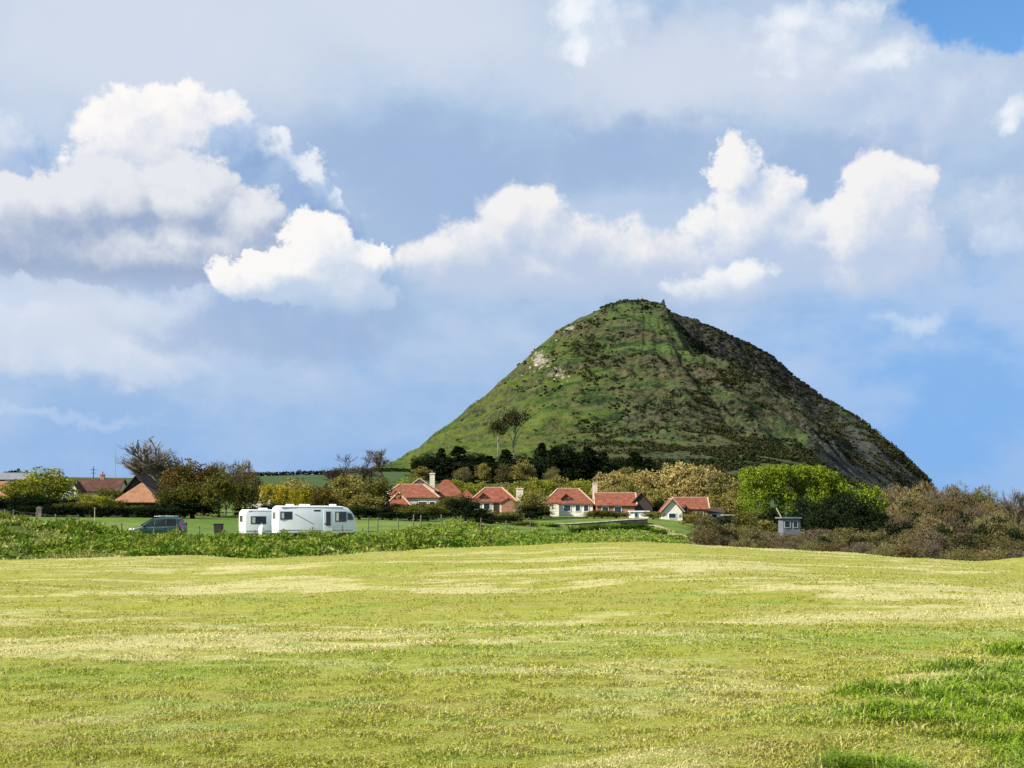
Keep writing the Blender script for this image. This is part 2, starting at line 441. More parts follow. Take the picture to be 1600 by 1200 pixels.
def tile_mat(name, c1, c2):
    m, gr = material(name)
    O = objc(gr); x, y, z = gr.sep(O)
    rows = gr.m('SINE', z * 28.0); cols_ = gr.m('SINE', (x + y) * 24.0)
    nz = gr.noise(O, 1.6, 5, 0.65); sp = gr.noise(O, 9.0, 2, 0.5)
    c = gr.mix(gr.step(0.35, 0.65, nz * 0.6 + sp * 0.4), c1, c2)
    c = gr.mix(gr.step(0.50, 0.68, gr.noise(O, 0.9, 4, 0.6)) * 0.65, c, (0.115, 0.070, 0.040))
    principled(gr, c, 0.85, 0, 0.2, rows * 0.5 + cols_ * 0.35 + sp, 0.05, 0.6)
    return m
M['tile_red'] = tile_mat('tile_red', (0.13, 0.034, 0.022), (0.27, 0.095, 0.056))
M['tile_orange'] = tile_mat('tile_orange', (0.23, 0.105, 0.055), (0.33, 0.175, 0.10))
M['tile_brown'] = tile_mat('tile_brown', (0.055, 0.024, 0.018), (0.09, 0.038, 0.026))
M['tile_dark'] = tile_mat('tile_dark', (0.040, 0.028, 0.022), (0.075, 0.045, 0.034))
M['ridge'] = plain('ridge_tile', (0.46, 0.32, 0.23), 0.85)  # paler than the roof tiles: sunlight on the ridges put into the colour
M['harl'] = plain('harled_wall', (0.56, 0.50, 0.40), 0.9, 0, 0.14, 2.0)
M['harl_white'] = plain('white_harl', (0.66, 0.63, 0.55), 0.9, 0, 0.10, 2.0)
M['brickwall'] = plain('reddish_wall', (0.30, 0.15, 0.10), 0.9, 0, 0.3, 3.0)
M['darkwall'] = plain('dark_timber_wall', (0.045, 0.036, 0.030), 0.9, 0, 0.3, 3.0)
M['stone'] = plain('rubble_stone', (0.13, 0.115, 0.09), 0.95, 0, 0.45, 2.5)
M['stone_dark'] = plain('dark_rubble', (0.035, 0.032, 0.027), 0.95, 0, 0.45, 2.0)
M['coping'] = plain('pale_coping', (0.40, 0.37, 0.27), 0.95, 0, 0.3, 1.5)
M['slate'] = plain('grey_slate', (0.16, 0.17, 0.19), 0.7, 0, 0.3, 2.0)
M['hut'] = plain('blue_grey_boards', (0.12, 0.135, 0.16), 0.8, 0, 0.25, 2.0)
M['white'] = plain('white_paint', (0.78, 0.79, 0.80), 0.5, 0, 0.05, 2.0)
M['grp'] = plain('caravan_shell', (0.82, 0.83, 0.88), 0.6, 0, 0.04, 1.2, 0.2)
M['cream'] = plain('cream_curtain_sunlit', (0.72, 0.66, 0.58), 0.4, 0, 0.06, 1.5)  # curtain cream, also the sunlight painted on the caravans' rear ends
M['trim'] = plain('grey_trim', (0.28, 0.30, 0.33), 0.5, 0, 0.15)
M['black'] = plain('black_plastic', (0.018, 0.018, 0.019), 0.6, 0, 0.2)
M['rubber'] = plain('tyre_rubber', (0.02, 0.02, 0.02), 0.85)
M['alloy'] = plain('wheel_alloy', (0.5, 0.5, 0.52), 0.35, 0.9)
M['timber'] = plain('weathered_timber', (0.15, 0.125, 0.095), 0.9, 0, 0.35, 6.0)
M['timber_dark'] = plain('dark_timber', (0.030, 0.026, 0.022), 0.9, 0, 0.35, 6.0)
M['wire'] = plain('fence_wire', (0.18, 0.18, 0.18), 0.5, 0.6)
M['bluecloth'] = plain('pale_blue_sheet', (0.42, 0.52, 0.68), 0.6, 0, 0.1)
M['amber'] = plain('amber_lens', (0.6, 0.2, 0.03), 0.3)
M['redlens'] = plain('red_lens', (0.4, 0.02, 0.02), 0.3)
m, gr = material('glass_dark'); principled(gr, (0.025, 0.032, 0.045), 0.06, 0, 0.6); M['glass'] = m
m, gr = material('car_glass'); principled(gr, (0.004, 0.008, 0.010), 0.25, 0, 0.15); M['carglass'] = m
m, gr = material('car_paint'); b = principled(gr, (0.006, 0.034, 0.036), 0.4, 0.0, 0.3)
b.inputs['Coat Weight'].default_value = 0.35; b.inputs['Coat Roughness'].default_value = 0.05
M['paint'] = m
m, gr = material('lamp_lens'); principled(gr, (0.7, 0.72, 0.74), 0.1, 0.2, 0.8); M['lens'] = m
M['rock'] = plain('pale_rock', (0.24, 0.22, 0.175), 0.95, 0, 0.35, 0.4)
M['rock_dark'] = plain('summit_masonry', (0.05, 0.05, 0.052), 0.95, 0, 0.35, 0.6)
M['path'] = plain('dry_path', (0.33, 0.28, 0.16), 0.95, 0, 0.25, 0.6)

# ================================================================== terrain
COL = np.array([-300, 0, 100, 200, 300, 400, 500, 600, 700, 800, 900, 1000, 1060, 1100, 1200, 1300, 1430, 1530, 1600, 1900], float)
ROWS = [  # distance, and the row of the picture where the ground lies at each column
    (50,  [880, 875, 873, 870, 868, 873, 869, 862, 856, 853, 848, 847, 849, 852, 857, 862, 872, 877, 871, 860]),
    (56,  [884, 879, 877, 874, 872, 877, 873, 867, 861, 858, 854, 853, 855, 858, 863, 868, 878, 883, 879, 868]),
    (66,  [894, 890, 888, 885, 884, 888, 886, 884, 882, 880, 878, 878, 880, 882, 886, 892, 900, 905, 905, 900]),
    (74,  [880, 876, 874, 872, 872, 876, 873, 868, 864, 868, 872, 874, 878, 882, 890, 896, 905, 912, 915, 915]),
    (84,  [842, 844, 850, 857, 858, 860, 858, 854, 850, 860, 866, 866, 872, 880, 888, 895, 905, 912, 915, 915]),
    (93,  [812, 817, 826, 842, 843, 847, 845, 842, 842, 854, 862, 860, 866, 876, 884, 892, 900, 908, 910, 910]),
    (97,  [820, 825, 832, 845, 846, 848, 846, 840, 838, 852, 860, 858, 864, 874, 882, 890, 898, 905, 905, 905]),
    (102, [838, 839, 841, 845, 846, 846, 844, 836, 832, 848, 856, 854, 862, 872, 880, 888, 896, 902, 902, 902]),
    (114, [838, 838, 838, 839, 840, 841, 840, 832, 828, 844, 850, 848, 858, 868, 876, 884, 892, 898, 898, 898]),
    (130, [822, 822, 822, 824, 826, 830, 828, 822, 822, 838, 842, 840, 850, 862, 870, 878, 886, 892, 892, 892]),
    (150, [806, 806, 807, 808, 810, 812, 813, 814, 818, 832, 836, 834, 842, 852, 862, 870, 878, 884, 886, 886]),
    (170, [802, 802, 803, 804, 806, 808, 810, 812, 816, 826, 832, 828, 836, 846, 856, 864, 872, 878, 880, 880]),
    (200, [797, 797, 797, 798, 800, 803, 806, 808, 812, 818, 824, 820, 828, 838, 848, 855, 862, 868, 870, 870]),
    (213, [795, 795, 795, 796, 798, 801, 804, 807, 810, 815, 822, 818, 824, 834, 844, 851, 858, 864, 866, 866]),
    (222, [794, 794, 794, 795, 797, 800, 803, 806, 809, 812, 814, 812, 820, 830, 840, 848, 855, 860, 862, 862]),
    (255, [790, 790, 790, 791, 793, 796, 800, 803, 804, 805, 807, 807, 812, 818, 830, 838, 846, 850, 852, 852]),
    (320, [780, 780, 780, 781, 784, 788, 790, 792, 793, 795, 797, 798, 802, 808, 818, 826, 834, 840, 842, 842]),
    (420, [768, 768, 769, 770, 774, 778, 780, 780, 782, 784, 786, 788, 792, 796, 802, 808, 815, 824, 828, 828]),
    (600, [752, 754, 755, 757, 760, 761, 761, 760, 762, 764, 766, 768, 770, 772, 777, 784, 798, 808, 814, 814]),
    (800, [742, 744, 745, 746, 745, 743, 741, 736, 738, 742, 744, 748, 752, 756, 762, 770, 790, 802, 806, 806]),
    (900, [746, 748, 749, 750, 750, 748, 746, 740, 742, 746, 748, 752, 756, 760, 766, 774, 794, 803, 806, 806]),
    (1400, [780] * 14 + [784, 790, 798, 802, 802, 802]),
    (3000, [800] * 20), (9000, [798.5] * 20)]
RY = np.array([r[0] for r in ROWS], float)
RZ = np.array([[EYE + (HZ - p) / F * Y for p in r] for Y, r in ROWS])
def ground_z(x, y):
    x = np.atleast_1d(np.asarray(x, float)); y = np.atleast_1d(np.asarray(y, float))
    yy = np.maximum(y, 50.0)
    px = np.clip(800 + F * x / yy, COL[0], COL[-1])
    k = np.clip(np.searchsorted(RY, yy, side='right') - 1, 0, len(RY) - 2)
    c = np.clip(np.searchsorted(COL, px, side='right') - 1, 0, len(COL) - 2)
    t = (yy - RY[k]) / (RY[k + 1] - RY[k]); s = (px - COL[c]) / (COL[c + 1] - COL[c])
    s = s * s * (3 - 2 * s)
    z0 = RZ[k, c] * (1 - s) + RZ[k, c + 1] * s; z1 = RZ[k + 1, c] * (1 - s) + RZ[k + 1, c + 1] * s
    t = np.where(yy < 110, t * t * (3 - 2 * t) * 0.6 + t * 0.4, t)
    z = z0 * (1 - t) + z1 * t
    # the field runs from the camera's feet to the crest at 50 m
    f = np.clip(y / 50.0, 0, 1)
    near = (1 - f) * (0.0) + f * z + (fbm(x * 0.12, y * 0.2, 3, 5) - 0.5) * 0.60 * np.sin(np.pi * f)
    # a swelling of rough grass in the near right corner
    near = near + 0.16 * sstep(-0.3, 1.0, x - (0.4 + (y - 8.7) * 0.72)) * (1 - sstep(13, 18, y))
    z = np.where(y < 50, near, z)
    z = z + np.where(y > 55, (fbm(x * 0.15, y * 0.15, 3, 9) - 0.5) * 0.25 * sstep(55, 62, y), 0)
    return z

PEAK = at(1000, 473, 1150); HX, HY = PEAK.x, PEAK.y
KP = 1150 / F
def prof(tab): return np.array([a for a, b in tab], float) * KP, np.array([b + HZ - 770.0 for a, b in tab], float) * KP + EYE
PL = prof([(0, 297), (30, 296), (60, 287), (100, 268), (130, 251), (170, 216), (200, 186), (240, 150), (300, 103), (350, 64), (385, 42), (430, 22), (500, 2), (620, -14), (1200, -60)])
PR = prof([(0, 297), (30, 291), (42, 283), (80, 270), (130, 249), (170, 231), (210, 209), (226, 195), (241, 180), (262, 168), (285, 149), (302, 140), (340, 116), (380, 81), (410, 58), (432, 35), (455, 14), (480, -20), (540, -60), (1200, -110)])
PF = prof([(0, 297), (50, 289), (110, 258), (170, 218), (250, 168), (330, 118), (420, 78), (520, 52), (640, 30), (760, 6), (900, -30), (1200, -80)])
PB = prof([(0, 297), (40, 285), (120, 240), (250, 150), (400, 60), (520, 0), (1200, -80)])
def hill_parts(x, y):
    lx = np.asarray(x, float) - HX; ly = np.asarray(y, float) - HY
    lxe = lx + 0.30 * np.maximum(-ly, 0) * sstep(40, 130, lx)
    r = np.hypot(lxe, ly) + 1e-6; cx = lxe / r; sy = ly / r
    hx = np.where(cx < 0, np.interp(r, *PL), np.interp(r, *PR)); hy = np.where(sy < 0, np.interp(r, *PF), np.interp(r, *PB))
    z = hx * cx * cx + hy * sy * sy
    dyc = -ly
    z = z - 55 * sstep(232, 300, lx + 0.298 * (-ly)) * sstep(80, 200, r)
    # crag on the right shoulder: the ground breaks away below the skyline, then eases out to a ledge
    D = 24 * sstep(10, 45, lx) * (1 - sstep(135, 175, lx))
    lip = 5 + 10 * fbm(lx * 0.03, ly * 0.0, 3, 3)
    crag = sstep(lip, lip + 9 + 0.10 * lx, dyc) * (1 - sstep(38, 130, dyc - 0.1 * lx))
    z = z - D * crag
    # terraces that run slanting across the face
    s = (ly * 0.9 + lx * 0.35) / 23.0 + (fbm(lx * 0.012, ly * 0.012, 3, 21) - 0.5) * 2.4
    tt = s % 1.0; terr = (sstep(0.0, 0.26, tt) - tt) * 15.0 * sstep(0.35, 0.6, fbm(lx * 0.02 + 7, ly * 0.02, 3, 27))
    an = np.arctan2(ly, lx); gul = np.abs(fbm(an * 7.0, r * 0.006, 4, 91) - 0.5) * 2.0
    front = sstep(10, 60, dyc) * sstep(330, 200, r)
    calm = 1 - 0.75 * sstep(105, 165, lx)
    z = z + (terr * (0.4 + 0.6 * sstep(-60, 60, lx)) + (gul - 0.35) * 14.0 * sstep(40, 110, r) * (0.35 + 0.65 * sstep(-90, 30, lx))) * front * calm
    rough = (fbm(lx * 0.03, ly * 0.03, 5, 31) - 0.5)
    z = z + rough * (3.0 + 13.0 * front) * calm + (fbm(lx * 0.14, ly * 0.14, 3, 41) - 0.5) * (1.8 + 2.6 * crag * (D > 1))
    crag_rock_shade = np.clip(D / 24 * sstep(lip - 6, lip + 1, dyc) * (1 - sstep(34, 62, dyc - 0.2 * lx + rough * 40)), 0, 1)
    crag_rock_shade = np.maximum(crag_rock_shade, sstep(20, 60, lx) * sstep(14, 0, dyc) * 0.9)
    riser = sstep(0.0, 0.08, tt) * (1 - sstep(0.22, 0.36, tt)) * front * calm
    screem = sstep(70, 160, lx + (rough * 80)) * sstep(0, 50, dyc)
    hill_parts.riser = riser
    return z, crag_rock_shade, screem
def hill_z(x, y): return hill_parts(x, y)[0]
def land_z(x, y):
    return float(max(ground_z(x, y)[0], hill_z(np.array([x]), np.array([y]))[0]))

# ---- ground sheets (one grid cut into three at shared edges)
ys = np.concatenate([np.linspace(-80, 2, 14), np.arange(2.5, 26, 0.3), np.arange(26, 60, 0.8)])
ysb = np.arange(60 - 0.2, 97, 0.8); ysm = np.concatenate([np.arange(97, 270, 2.0), np.geomspace(272, 9000, 90)])
ys[-1] = 59.8; ysb[0] = 59.8; ysb[-1] = 97.0; ysm[0] = 97.0
def sheet(name, ylist, mat, sc, n=260):
    s = np.linspace(-1, 1, n); s = np.sign(s) * np.abs(s) ** 1.3
    X = s[None, :] * (np.maximum(ylist, 0)[:, None] * 0.95 + 45) * sc; Yg = np.repeat(ylist[:, None], n, 1)
    Z = ground_z(X.ravel(), Yg.ravel()).reshape(X.shape)
    V = np.stack([X, Yg, Z], -1).reshape(-1, 3)
    i, j = np.meshgrid(np.arange(len(ylist) - 1), np.arange(n - 1), indexing='ij'); a = (i * n + j).ravel()
    me = np_mesh(name, V, np.stack([a, a + 1, a + n + 1, a + n], 1), True)
    return tag(link(name, me, mat), kind='structure')
sheet('field', ys, M['field'], 1.0)
sheet('grass_bank', ysb, M['bank'], 1.0)
sheet('meadow_ground', ysm, M['meadow'], 1.0)

# ---- the hill
m, gr = material('hill_side')
P = pos(gr); x, y, z = gr.sep(P)
lx = x - HX
PB_ = gr.v('MULTIPLY', gr.v('ADD', P, gr.v('MULTIPLY', gr.v('SUBTRACT', gr.noise(P, 0.02, 2, 0.5, color=True), (0.5, 0.5, 0.5)), (0, 0, 26))), (0.75, 0.75, 3.0))
n1 = gr.noise(PB_, 0.016, 4, 0.6); n2 = gr.noise(PB_, 0.060, 5, 0.65); n3 = gr.noise(P, 0.30, 4, 0.65)
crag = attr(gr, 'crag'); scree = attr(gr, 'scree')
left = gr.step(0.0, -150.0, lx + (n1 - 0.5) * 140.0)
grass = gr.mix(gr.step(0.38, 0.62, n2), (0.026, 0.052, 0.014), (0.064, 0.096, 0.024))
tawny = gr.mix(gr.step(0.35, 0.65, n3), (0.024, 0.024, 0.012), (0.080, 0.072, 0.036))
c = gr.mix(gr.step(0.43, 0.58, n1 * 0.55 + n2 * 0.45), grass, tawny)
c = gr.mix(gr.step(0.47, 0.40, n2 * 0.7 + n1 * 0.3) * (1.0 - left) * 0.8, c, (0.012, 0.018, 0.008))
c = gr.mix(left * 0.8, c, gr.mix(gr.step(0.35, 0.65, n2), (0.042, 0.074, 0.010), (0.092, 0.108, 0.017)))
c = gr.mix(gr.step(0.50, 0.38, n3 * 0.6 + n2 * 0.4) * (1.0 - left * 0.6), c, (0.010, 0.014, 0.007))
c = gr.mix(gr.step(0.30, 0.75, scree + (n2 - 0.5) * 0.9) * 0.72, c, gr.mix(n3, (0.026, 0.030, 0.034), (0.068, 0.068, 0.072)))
c = gr.mix(gr.step(0.35, 0.7, crag + (n3 - 0.5) * 0.8) * 0.92, c, gr.mix(gr.step(0.45, 0.75, n3), (0.006, 0.007, 0.006), (0.050, 0.047, 0.042)))  # dark rock and gorse tone that also paints in the crag's shade
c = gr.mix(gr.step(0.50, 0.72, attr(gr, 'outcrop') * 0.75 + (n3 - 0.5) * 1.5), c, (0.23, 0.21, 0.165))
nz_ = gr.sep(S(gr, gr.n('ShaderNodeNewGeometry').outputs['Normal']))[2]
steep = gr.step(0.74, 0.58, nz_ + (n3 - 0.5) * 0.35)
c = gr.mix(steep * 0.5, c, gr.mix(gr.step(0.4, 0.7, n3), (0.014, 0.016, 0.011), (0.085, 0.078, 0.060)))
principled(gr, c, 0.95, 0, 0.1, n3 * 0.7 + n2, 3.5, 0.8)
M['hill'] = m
rr = np.concatenate([np.linspace(0, 330, 200), np.geomspace(332, 640, 34)]); th = np.linspace(0, 2 * np.pi, 521)[:-1]
X = HX + rr[:, None] * np.cos(th)[None]; Yg = HY + rr[:, None] * np.sin(th)[None]
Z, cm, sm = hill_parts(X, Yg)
PX_ = 800 + F * X / Yg; PZ_ = HZ - (Z - EYE) / Yg * F
oc_ = 0 * Z
for (ux, uz, uw, uh) in ((845, 562, 22, 16), (872, 582, 20, 12), (890, 513, 12, 6)):
    oc_ = np.maximum(oc_, np.exp(-((PX_ - ux) / uw) ** 2 - ((PZ_ - uz) / uh) ** 2) * (Yg < HY + 5))
nR, nT = X.shape
i, j = np.meshgrid(np.arange(nR - 1), np.arange(nT), indexing='ij')
a = (i * nT + j).ravel(); b = (i * nT + (j + 1) % nT).ravel()
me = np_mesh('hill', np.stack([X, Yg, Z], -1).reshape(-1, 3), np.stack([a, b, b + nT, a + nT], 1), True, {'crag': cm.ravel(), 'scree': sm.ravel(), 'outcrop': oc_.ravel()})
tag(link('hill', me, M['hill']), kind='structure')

# ================================================================== foliage builders
def leaves(pts, size, rng_, flat=0.0, aspect=1.6, outward=None):
    """one small folded diamond per point"""
    n = len(pts)
    a = rng_.normal(size=(n, 3)); a /= np.linalg.norm(a, axis=1)[:, None] + 1e-9
    if outward is not None: a = a * 0.8 + outward * 0.8; a /= np.linalg.norm(a, axis=1)[:, None] + 1e-9
    b = rng_.normal(size=(n, 3)); b[:, 2] *= (1 - flat)
    b -= a * (a * b).sum(1)[:, None]; b /= np.linalg.norm(b, axis=1)[:, None] + 1e-9
    sz = size * rng_.uniform(0.6, 1.35, n)[:, None]
    V = np.stack([pts - a * sz * aspect / 2, pts + b * sz / 2, pts + a * sz * aspect / 2, pts - b * sz / 2], 1).reshape(-1, 3)
    Fc = np.arange(n * 4).reshape(n, 4)
    return V, Fc, np.repeat(rng_.uniform(0, 1, n), 4)
def twigs(pts, dirs, length, width, rng_):
    n = len(pts)
    L = length * rng_.uniform(0.5, 1.4, n)[:, None]
    s = np.cross(dirs, rng_.normal(size=(n, 3))); s /= np.linalg.norm(s, axis=1)[:, None] + 1e-9
    mid_ = pts + dirs * L * 0.55 + s * L * rng_.uniform(-0.15, 0.15, n)[:, None]
    V = np.stack([pts - s * width, mid_ - s * width * 0.6, pts + dirs * L, mid_ + s * width * 0.6], 1).reshape(-1, 3)
    return V, np.arange(n * 4).reshape(n, 4), np.repeat(rng_.uniform(0, 1, n), 4)
def clump_points(rng_, n_clumps, per, shape, clump_r):
    """clumps spread over the surface and volume of a crown shape; shape(u) -> centre, radius scale"""
    P_, O_ = [], []
    for _ in range(n_clumps):
        c, k = shape(rng_)
        dirs = rng_.normal(size=(per, 3)); dirs /= np.linalg.norm(dirs, axis=1)[:, None]
        rad = clump_r * k * rng_.uniform(0.35, 1.0, per)[:, None] ** 0.6
        q = dirs * rad; q[:, 2] *= 0.8
        P_.append(c + q); O_.append(dirs)
    return np.concatenate(P_), np.concatenate(O_)
def crown_round(w=0.42, zc=0.60, h=0.38, core=0.45, dome=True):
    def f(r):
        while True:
            v = r.normal(size=3); v /= np.linalg.norm(v)
            k = r.uniform(core, 0.92)
            if v[2] < -0.75: continue
            return np.array([v[0] * w * k, v[1] * w * k, zc + v[2] * h * k]), r.uniform(0.75, 1.25)
    return f
def crown_box(w=0.8, d_=0.4, z0=0.1, z1=0.95):
    def f(r):
        x = r.uniform(-w, w); y = r.uniform(-d_, d_); z = z0 + (z1 - z0) * r.uniform(0, 1) ** 0.5
        z = z * (1 - 0.05 * (abs(x) / w) ** 4 - (0.30 * float(sstep(0.35, 1.0, x / w)) if w < 1 else 0.0))
        return np.array([x, y, z]), r.uniform(0.8, 1.2)
    return f
def crown_cone(w=0.28):
    def f(r):
        z = r.uniform(0.08, 0.96); a = r.uniform(0, 2 * np.pi); k = w * (1 - z) ** 0.7 * r.uniform(0.3, 1.0)
        return np.array([math.cos(a) * k, math.sin(a) * k, z]), 0.6 + 0.6 * (1 - z)
    return f
def branch_tree(seed, levels, trunk_h, spread, lean=(0, 0), r0=0.03, n_child=(3, 4), up=0.35, ratio=0.72, kink=0.25, twig_w=0.0028):
    """bare branching: tapered tubes down to twigs, unit height"""
    rd = random.Random(seed); mb = MB()
    def grow(p, dirv, L, r, lev):
        n = 3 if lev > 0 else 2
        pts = [p]; dv = dirv.copy()
        for k in range(n):
            dv = (dv + Vector((rd.uniform(-1, 1), rd.uniform(-1, 1), rd.uniform(-0.6, 1) * 0.8)) * kink * 0.5).normalized()
            pts.append(pts[-1] + dv * (L / n))
        re = max(r * 0.62, twig_w)
        rads = [r + (re - r) * k / n for k in range(n + 1)]
        mb.tube(pts, rads, 6 if lev >= levels - 1 else (4 if lev >= levels - 3 else 3))
        if lev == 0: return
        nc = rd.randint(*n_child)
        for c_ in range(nc):
            t = rd.uniform(0.45, 1.0) if c_ else 1.0
            i_ = min(int(t * n), n - 1); q = pts[i_].lerp(pts[i_ + 1], t * n - i_)
            ax = Vector((rd.uniform(-1, 1), rd.uniform(-1, 1), rd.uniform(-0.4, 0.8)))
            nd = (dv + ax * spread + Vector((lean[0], lean[1], up)) * 0.5).normalized()
            grow(q, nd, L * ratio * rd.uniform(0.75, 1.15), re * rd.uniform(0.7, 0.95), lev - 1)
    grow(Vector((0, 0, 0)), Vector((lean[0] * 0.6, lean[1] * 0.6, 1)).normalized(), trunk_h, r0, levels)
    V = np.array(mb.v); zt = V[:, 2].max()
    return (V / zt), mb.f, mb
def trunk_mesh(seed, h=0.55, r=0.03, limbs=5, reach=0.3):
    rd = random.Random(seed); mb = MB()
    pts = [(0, 0, -0.03)]
    for k in range(1, 5): pts.append((rd.uniform(-0.02, 0.02) * k, rd.uniform(-0.02, 0.02) * k, h * k / 4))
    mb.tube(pts, [r * 1.25, r, r * 0.85, r * 0.7, r * 0.45], 7)
    for k in range(limbs):
        t = rd.uniform(0.45, 1.0); z0 = h * t; a_ = rd.uniform(0, 6.28)
        e = Vector((math.cos(a_) * reach * rd.uniform(0.6, 1), math.sin(a_) * reach * rd.uniform(0.6, 1), min(0.9, z0 + rd.uniform(0.12, 0.3))))
        s0 = Vector((0, 0, z0)); mb.tube([s0, s0.lerp(e, 0.5) + Vector((0, 0, 0.03)), e], [r * 0.5, r * 0.35, r * 0.12], 5)
    return mb
def mb_mesh(name, mb, mat):
    me = bpy.data.meshes.new(name); me.from_pydata(mb.v, [], mb.f); me.materials.append(mat); return me
def mk_crown(name, parts, mat):
    V = np.concatenate([p[0] for p in parts]); T = np.concatenate([p[2] for p in parts])
    off = 0; Fs = []
    for p in parts: Fs.append(p[1] + off); off += len(p[0])
    me = np_mesh(name, V, np.concatenate(Fs), False, {'tint': T}); me.materials.append(mat); return me

KINDS = {}
def kind_leaf(key, mat, seed, shape, n_cl=70, per=75, cr=0.13, size=0.028, trunk=(0.6, 0.03, 5, 0.3), bark='bark'):
    r = np.random.default_rng(seed)
    P_, O_ = clump_points(r, n_cl, per, shape, cr)
    P_[:, 2] = np.maximum(P_[:, 2], 0.01)
    P_ *= np.array([1, 1, 1 / P_[:, 2].max()])
    crown = mk_crown('crown', [leaves(P_, size, r, outward=O_)], M[mat])
    KINDS[key] = (mb_mesh('trunk', trunk_mesh(seed, *trunk), M[bark]), crown)
def kind_twig(key, mat, seed, shape, n_cl=60, per=70, cr=0.12, length=0.085, width=0.0085, trunk=(0.5, 0.02, 7, 0.3), bark='bark', leaf=0.35):
    r = np.random.default_rng(seed)
    P_, O_ = clump_points(r, n_cl, per, shape, cr)
    P_[:, 2] = np.maximum(P_[:, 2], 0.01); P_ *= np.array([1, 1, 1 / P_[:, 2].max()])
    D_ = O_ * 0.9 + np.array([0, 0, 0.55]); D_ /= np.linalg.norm(D_, axis=1)[:, None]
    k = int(len(P_) * leaf)
    parts = [twigs(P_, D_, length, width, r)]
    if k: parts.append(leaves(P_[:k], length * 0.30, r, outward=O_[:k]))
    KINDS[key] = (mb_mesh('trunk', trunk_mesh(seed, *trunk), M[bark]), mk_crown('crown', parts, M[mat]))
def kind_bare(key, seed, bark='bark_grey', twig_mat='twig_mauve', fuzz=900, **kw):
    V, Fs, mb = branch_tree(seed, **kw)
    me = bpy.data.meshes.new('trunk'); me.from_pydata([tuple(v) for v in V], [], Fs); me.materials.append(M[bark])
    r = np.random.default_rng(seed)
    hi = V[(V[:, 2] > 0.45)]
    pts = hi[r.integers(0, len(hi), fuzz)]
    c0 = np.array([V[:, 0].mean(), V[:, 1].mean(), 0.35]); D_ = pts - c0; D_ /= np.linalg.norm(D_, axis=1)[:, None] + 1e-9
    D_ = D_ + r.normal(size=D_.shape) * 0.5; D_ /= np.linalg.norm(D_, axis=1)[:, None]
    KINDS[key] = (me, mk_crown('crown', [twigs(pts, D_, 0.075, 0.0032, r)], M[twig_mat]))

for v in range(2):
    kind_leaf(f'yellowgreen{v}', 'yellowgreen', 100 + v, crown_round(0.50, 0.52, 0.46))
    kind_leaf(f'olive{v}', 'olive', 110 + v, crown_round(0.44, 0.50, 0.47, 0.25), bark='bark')
    kind_leaf(f'russet{v}', 'russet', 120 + v, crown_round(0.44, 0.52, 0.46, 0.3))
    kind_leaf(f'blond{v}', 'blond', 130 + v, crown_round(0.45, 0.52, 0.47, 0.35), n_cl=85, cr=0.12)
    kind_leaf(f'khaki{v}', 'khaki', 140 + v, crown_round(0.47, 0.49, 0.48, 0.25))
    kind_leaf(f'dark{v}', 'darkgreen', 150 + v, crown_round(0.46, 0.46, 0.48, 0.15))
    kind_leaf(f'conifer{v}', 'darkgreen', 160 + v, crown_cone(0.36), n_cl=90, per=50, cr=0.09, trunk=(0.9, 0.018, 4, 0.12))
    kind_leaf(f'shrub{v}', 'green', 170 + v, crown_round(0.62, 0.42, 0.52, 0.2), n_cl=45, cr=0.2, size=0.05, trunk=(0.4, 0.03, 4, 0.3))
for v in range(3):
    kind_twig(f'twig{v}', 'twig', 200 + v, crown_round(0.52, 0.50, 0.48, 0.35), n_cl=62, bark='bark_grey')
    kind_twig(f'twigolive{v}', 'twig_olive', 210 + v, crown_round(0.54, 0.48, 0.48, 0.35), n_cl=62, bark='bark_grey', leaf=0.6)
    kind_twig(f'twigmauve{v}', 'twig_mauve', 220 + v, crown_round(0.50, 0.52, 0.46, 0.35), n_cl=58, bark='bark_grey', leaf=0.2)
kind_leaf('yellow0', 'yellow', 180, crown_round(0.55, 0.48, 0.48))
kind_leaf('lime0', 'limehedge', 190, crown_box(0.80, 0.40, 0.20, 0.95), n_cl=400, per=80, cr=0.085, size=0.019, trunk=(0.7, 0.03, 8, 0.5))
kind_leaf('lime1', 'limehedge', 191, crown_round(0.6, 0.5, 0.46, 0.3))
kind_leaf('hedge0', 'darkgreen', 192, crown_box(1.6, 0.5, 0.0, 0.88), n_cl=150, per=60, cr=0.2, size=0.06, trunk=(0.6, 0.03, 6, 0.4))
kind_leaf('hedge1', 'olive', 193, crown_box(1.6, 0.5, 0.0, 0.88), n_cl=150, per=60, cr=0.2, size=0.06, trunk=(0.6, 0.03, 6, 0.4))
kind_leaf('umbrella0', 'scrub', 195, crown_round(0.42, 0.80, 0.18, 0.2), n_cl=40, per=45, cr=0.09, size=0.024, trunk=(0.78, 0.025, 8, 0.3), bark='bark_pale')
kind_bare('bare_big', 301, bark='bark_pale', levels=5, trunk_h=0.13, spread=0.66, lean=(-0.22, 0), r0=0.05, n_child=(3, 4), up=0.75, ratio=0.88, kink=0.18, fuzz=3000)
kind_bare('bare_wind', 302, bark='bark', levels=6, trunk_h=0.34, spread=0.75, lean=(0.15, 0), r0=0.035, n_child=(3, 3), up=0.15, ratio=0.74, kink=0.4, fuzz=1400)
kind_bare('bare_small', 303, bark='bark', levels=5, trunk_h=0.28, spread=0.8, lean=(0.0, 0), r0=0.04, n_child=(3, 4), up=0.2, ratio=0.76, kink=0.35, fuzz=1200)

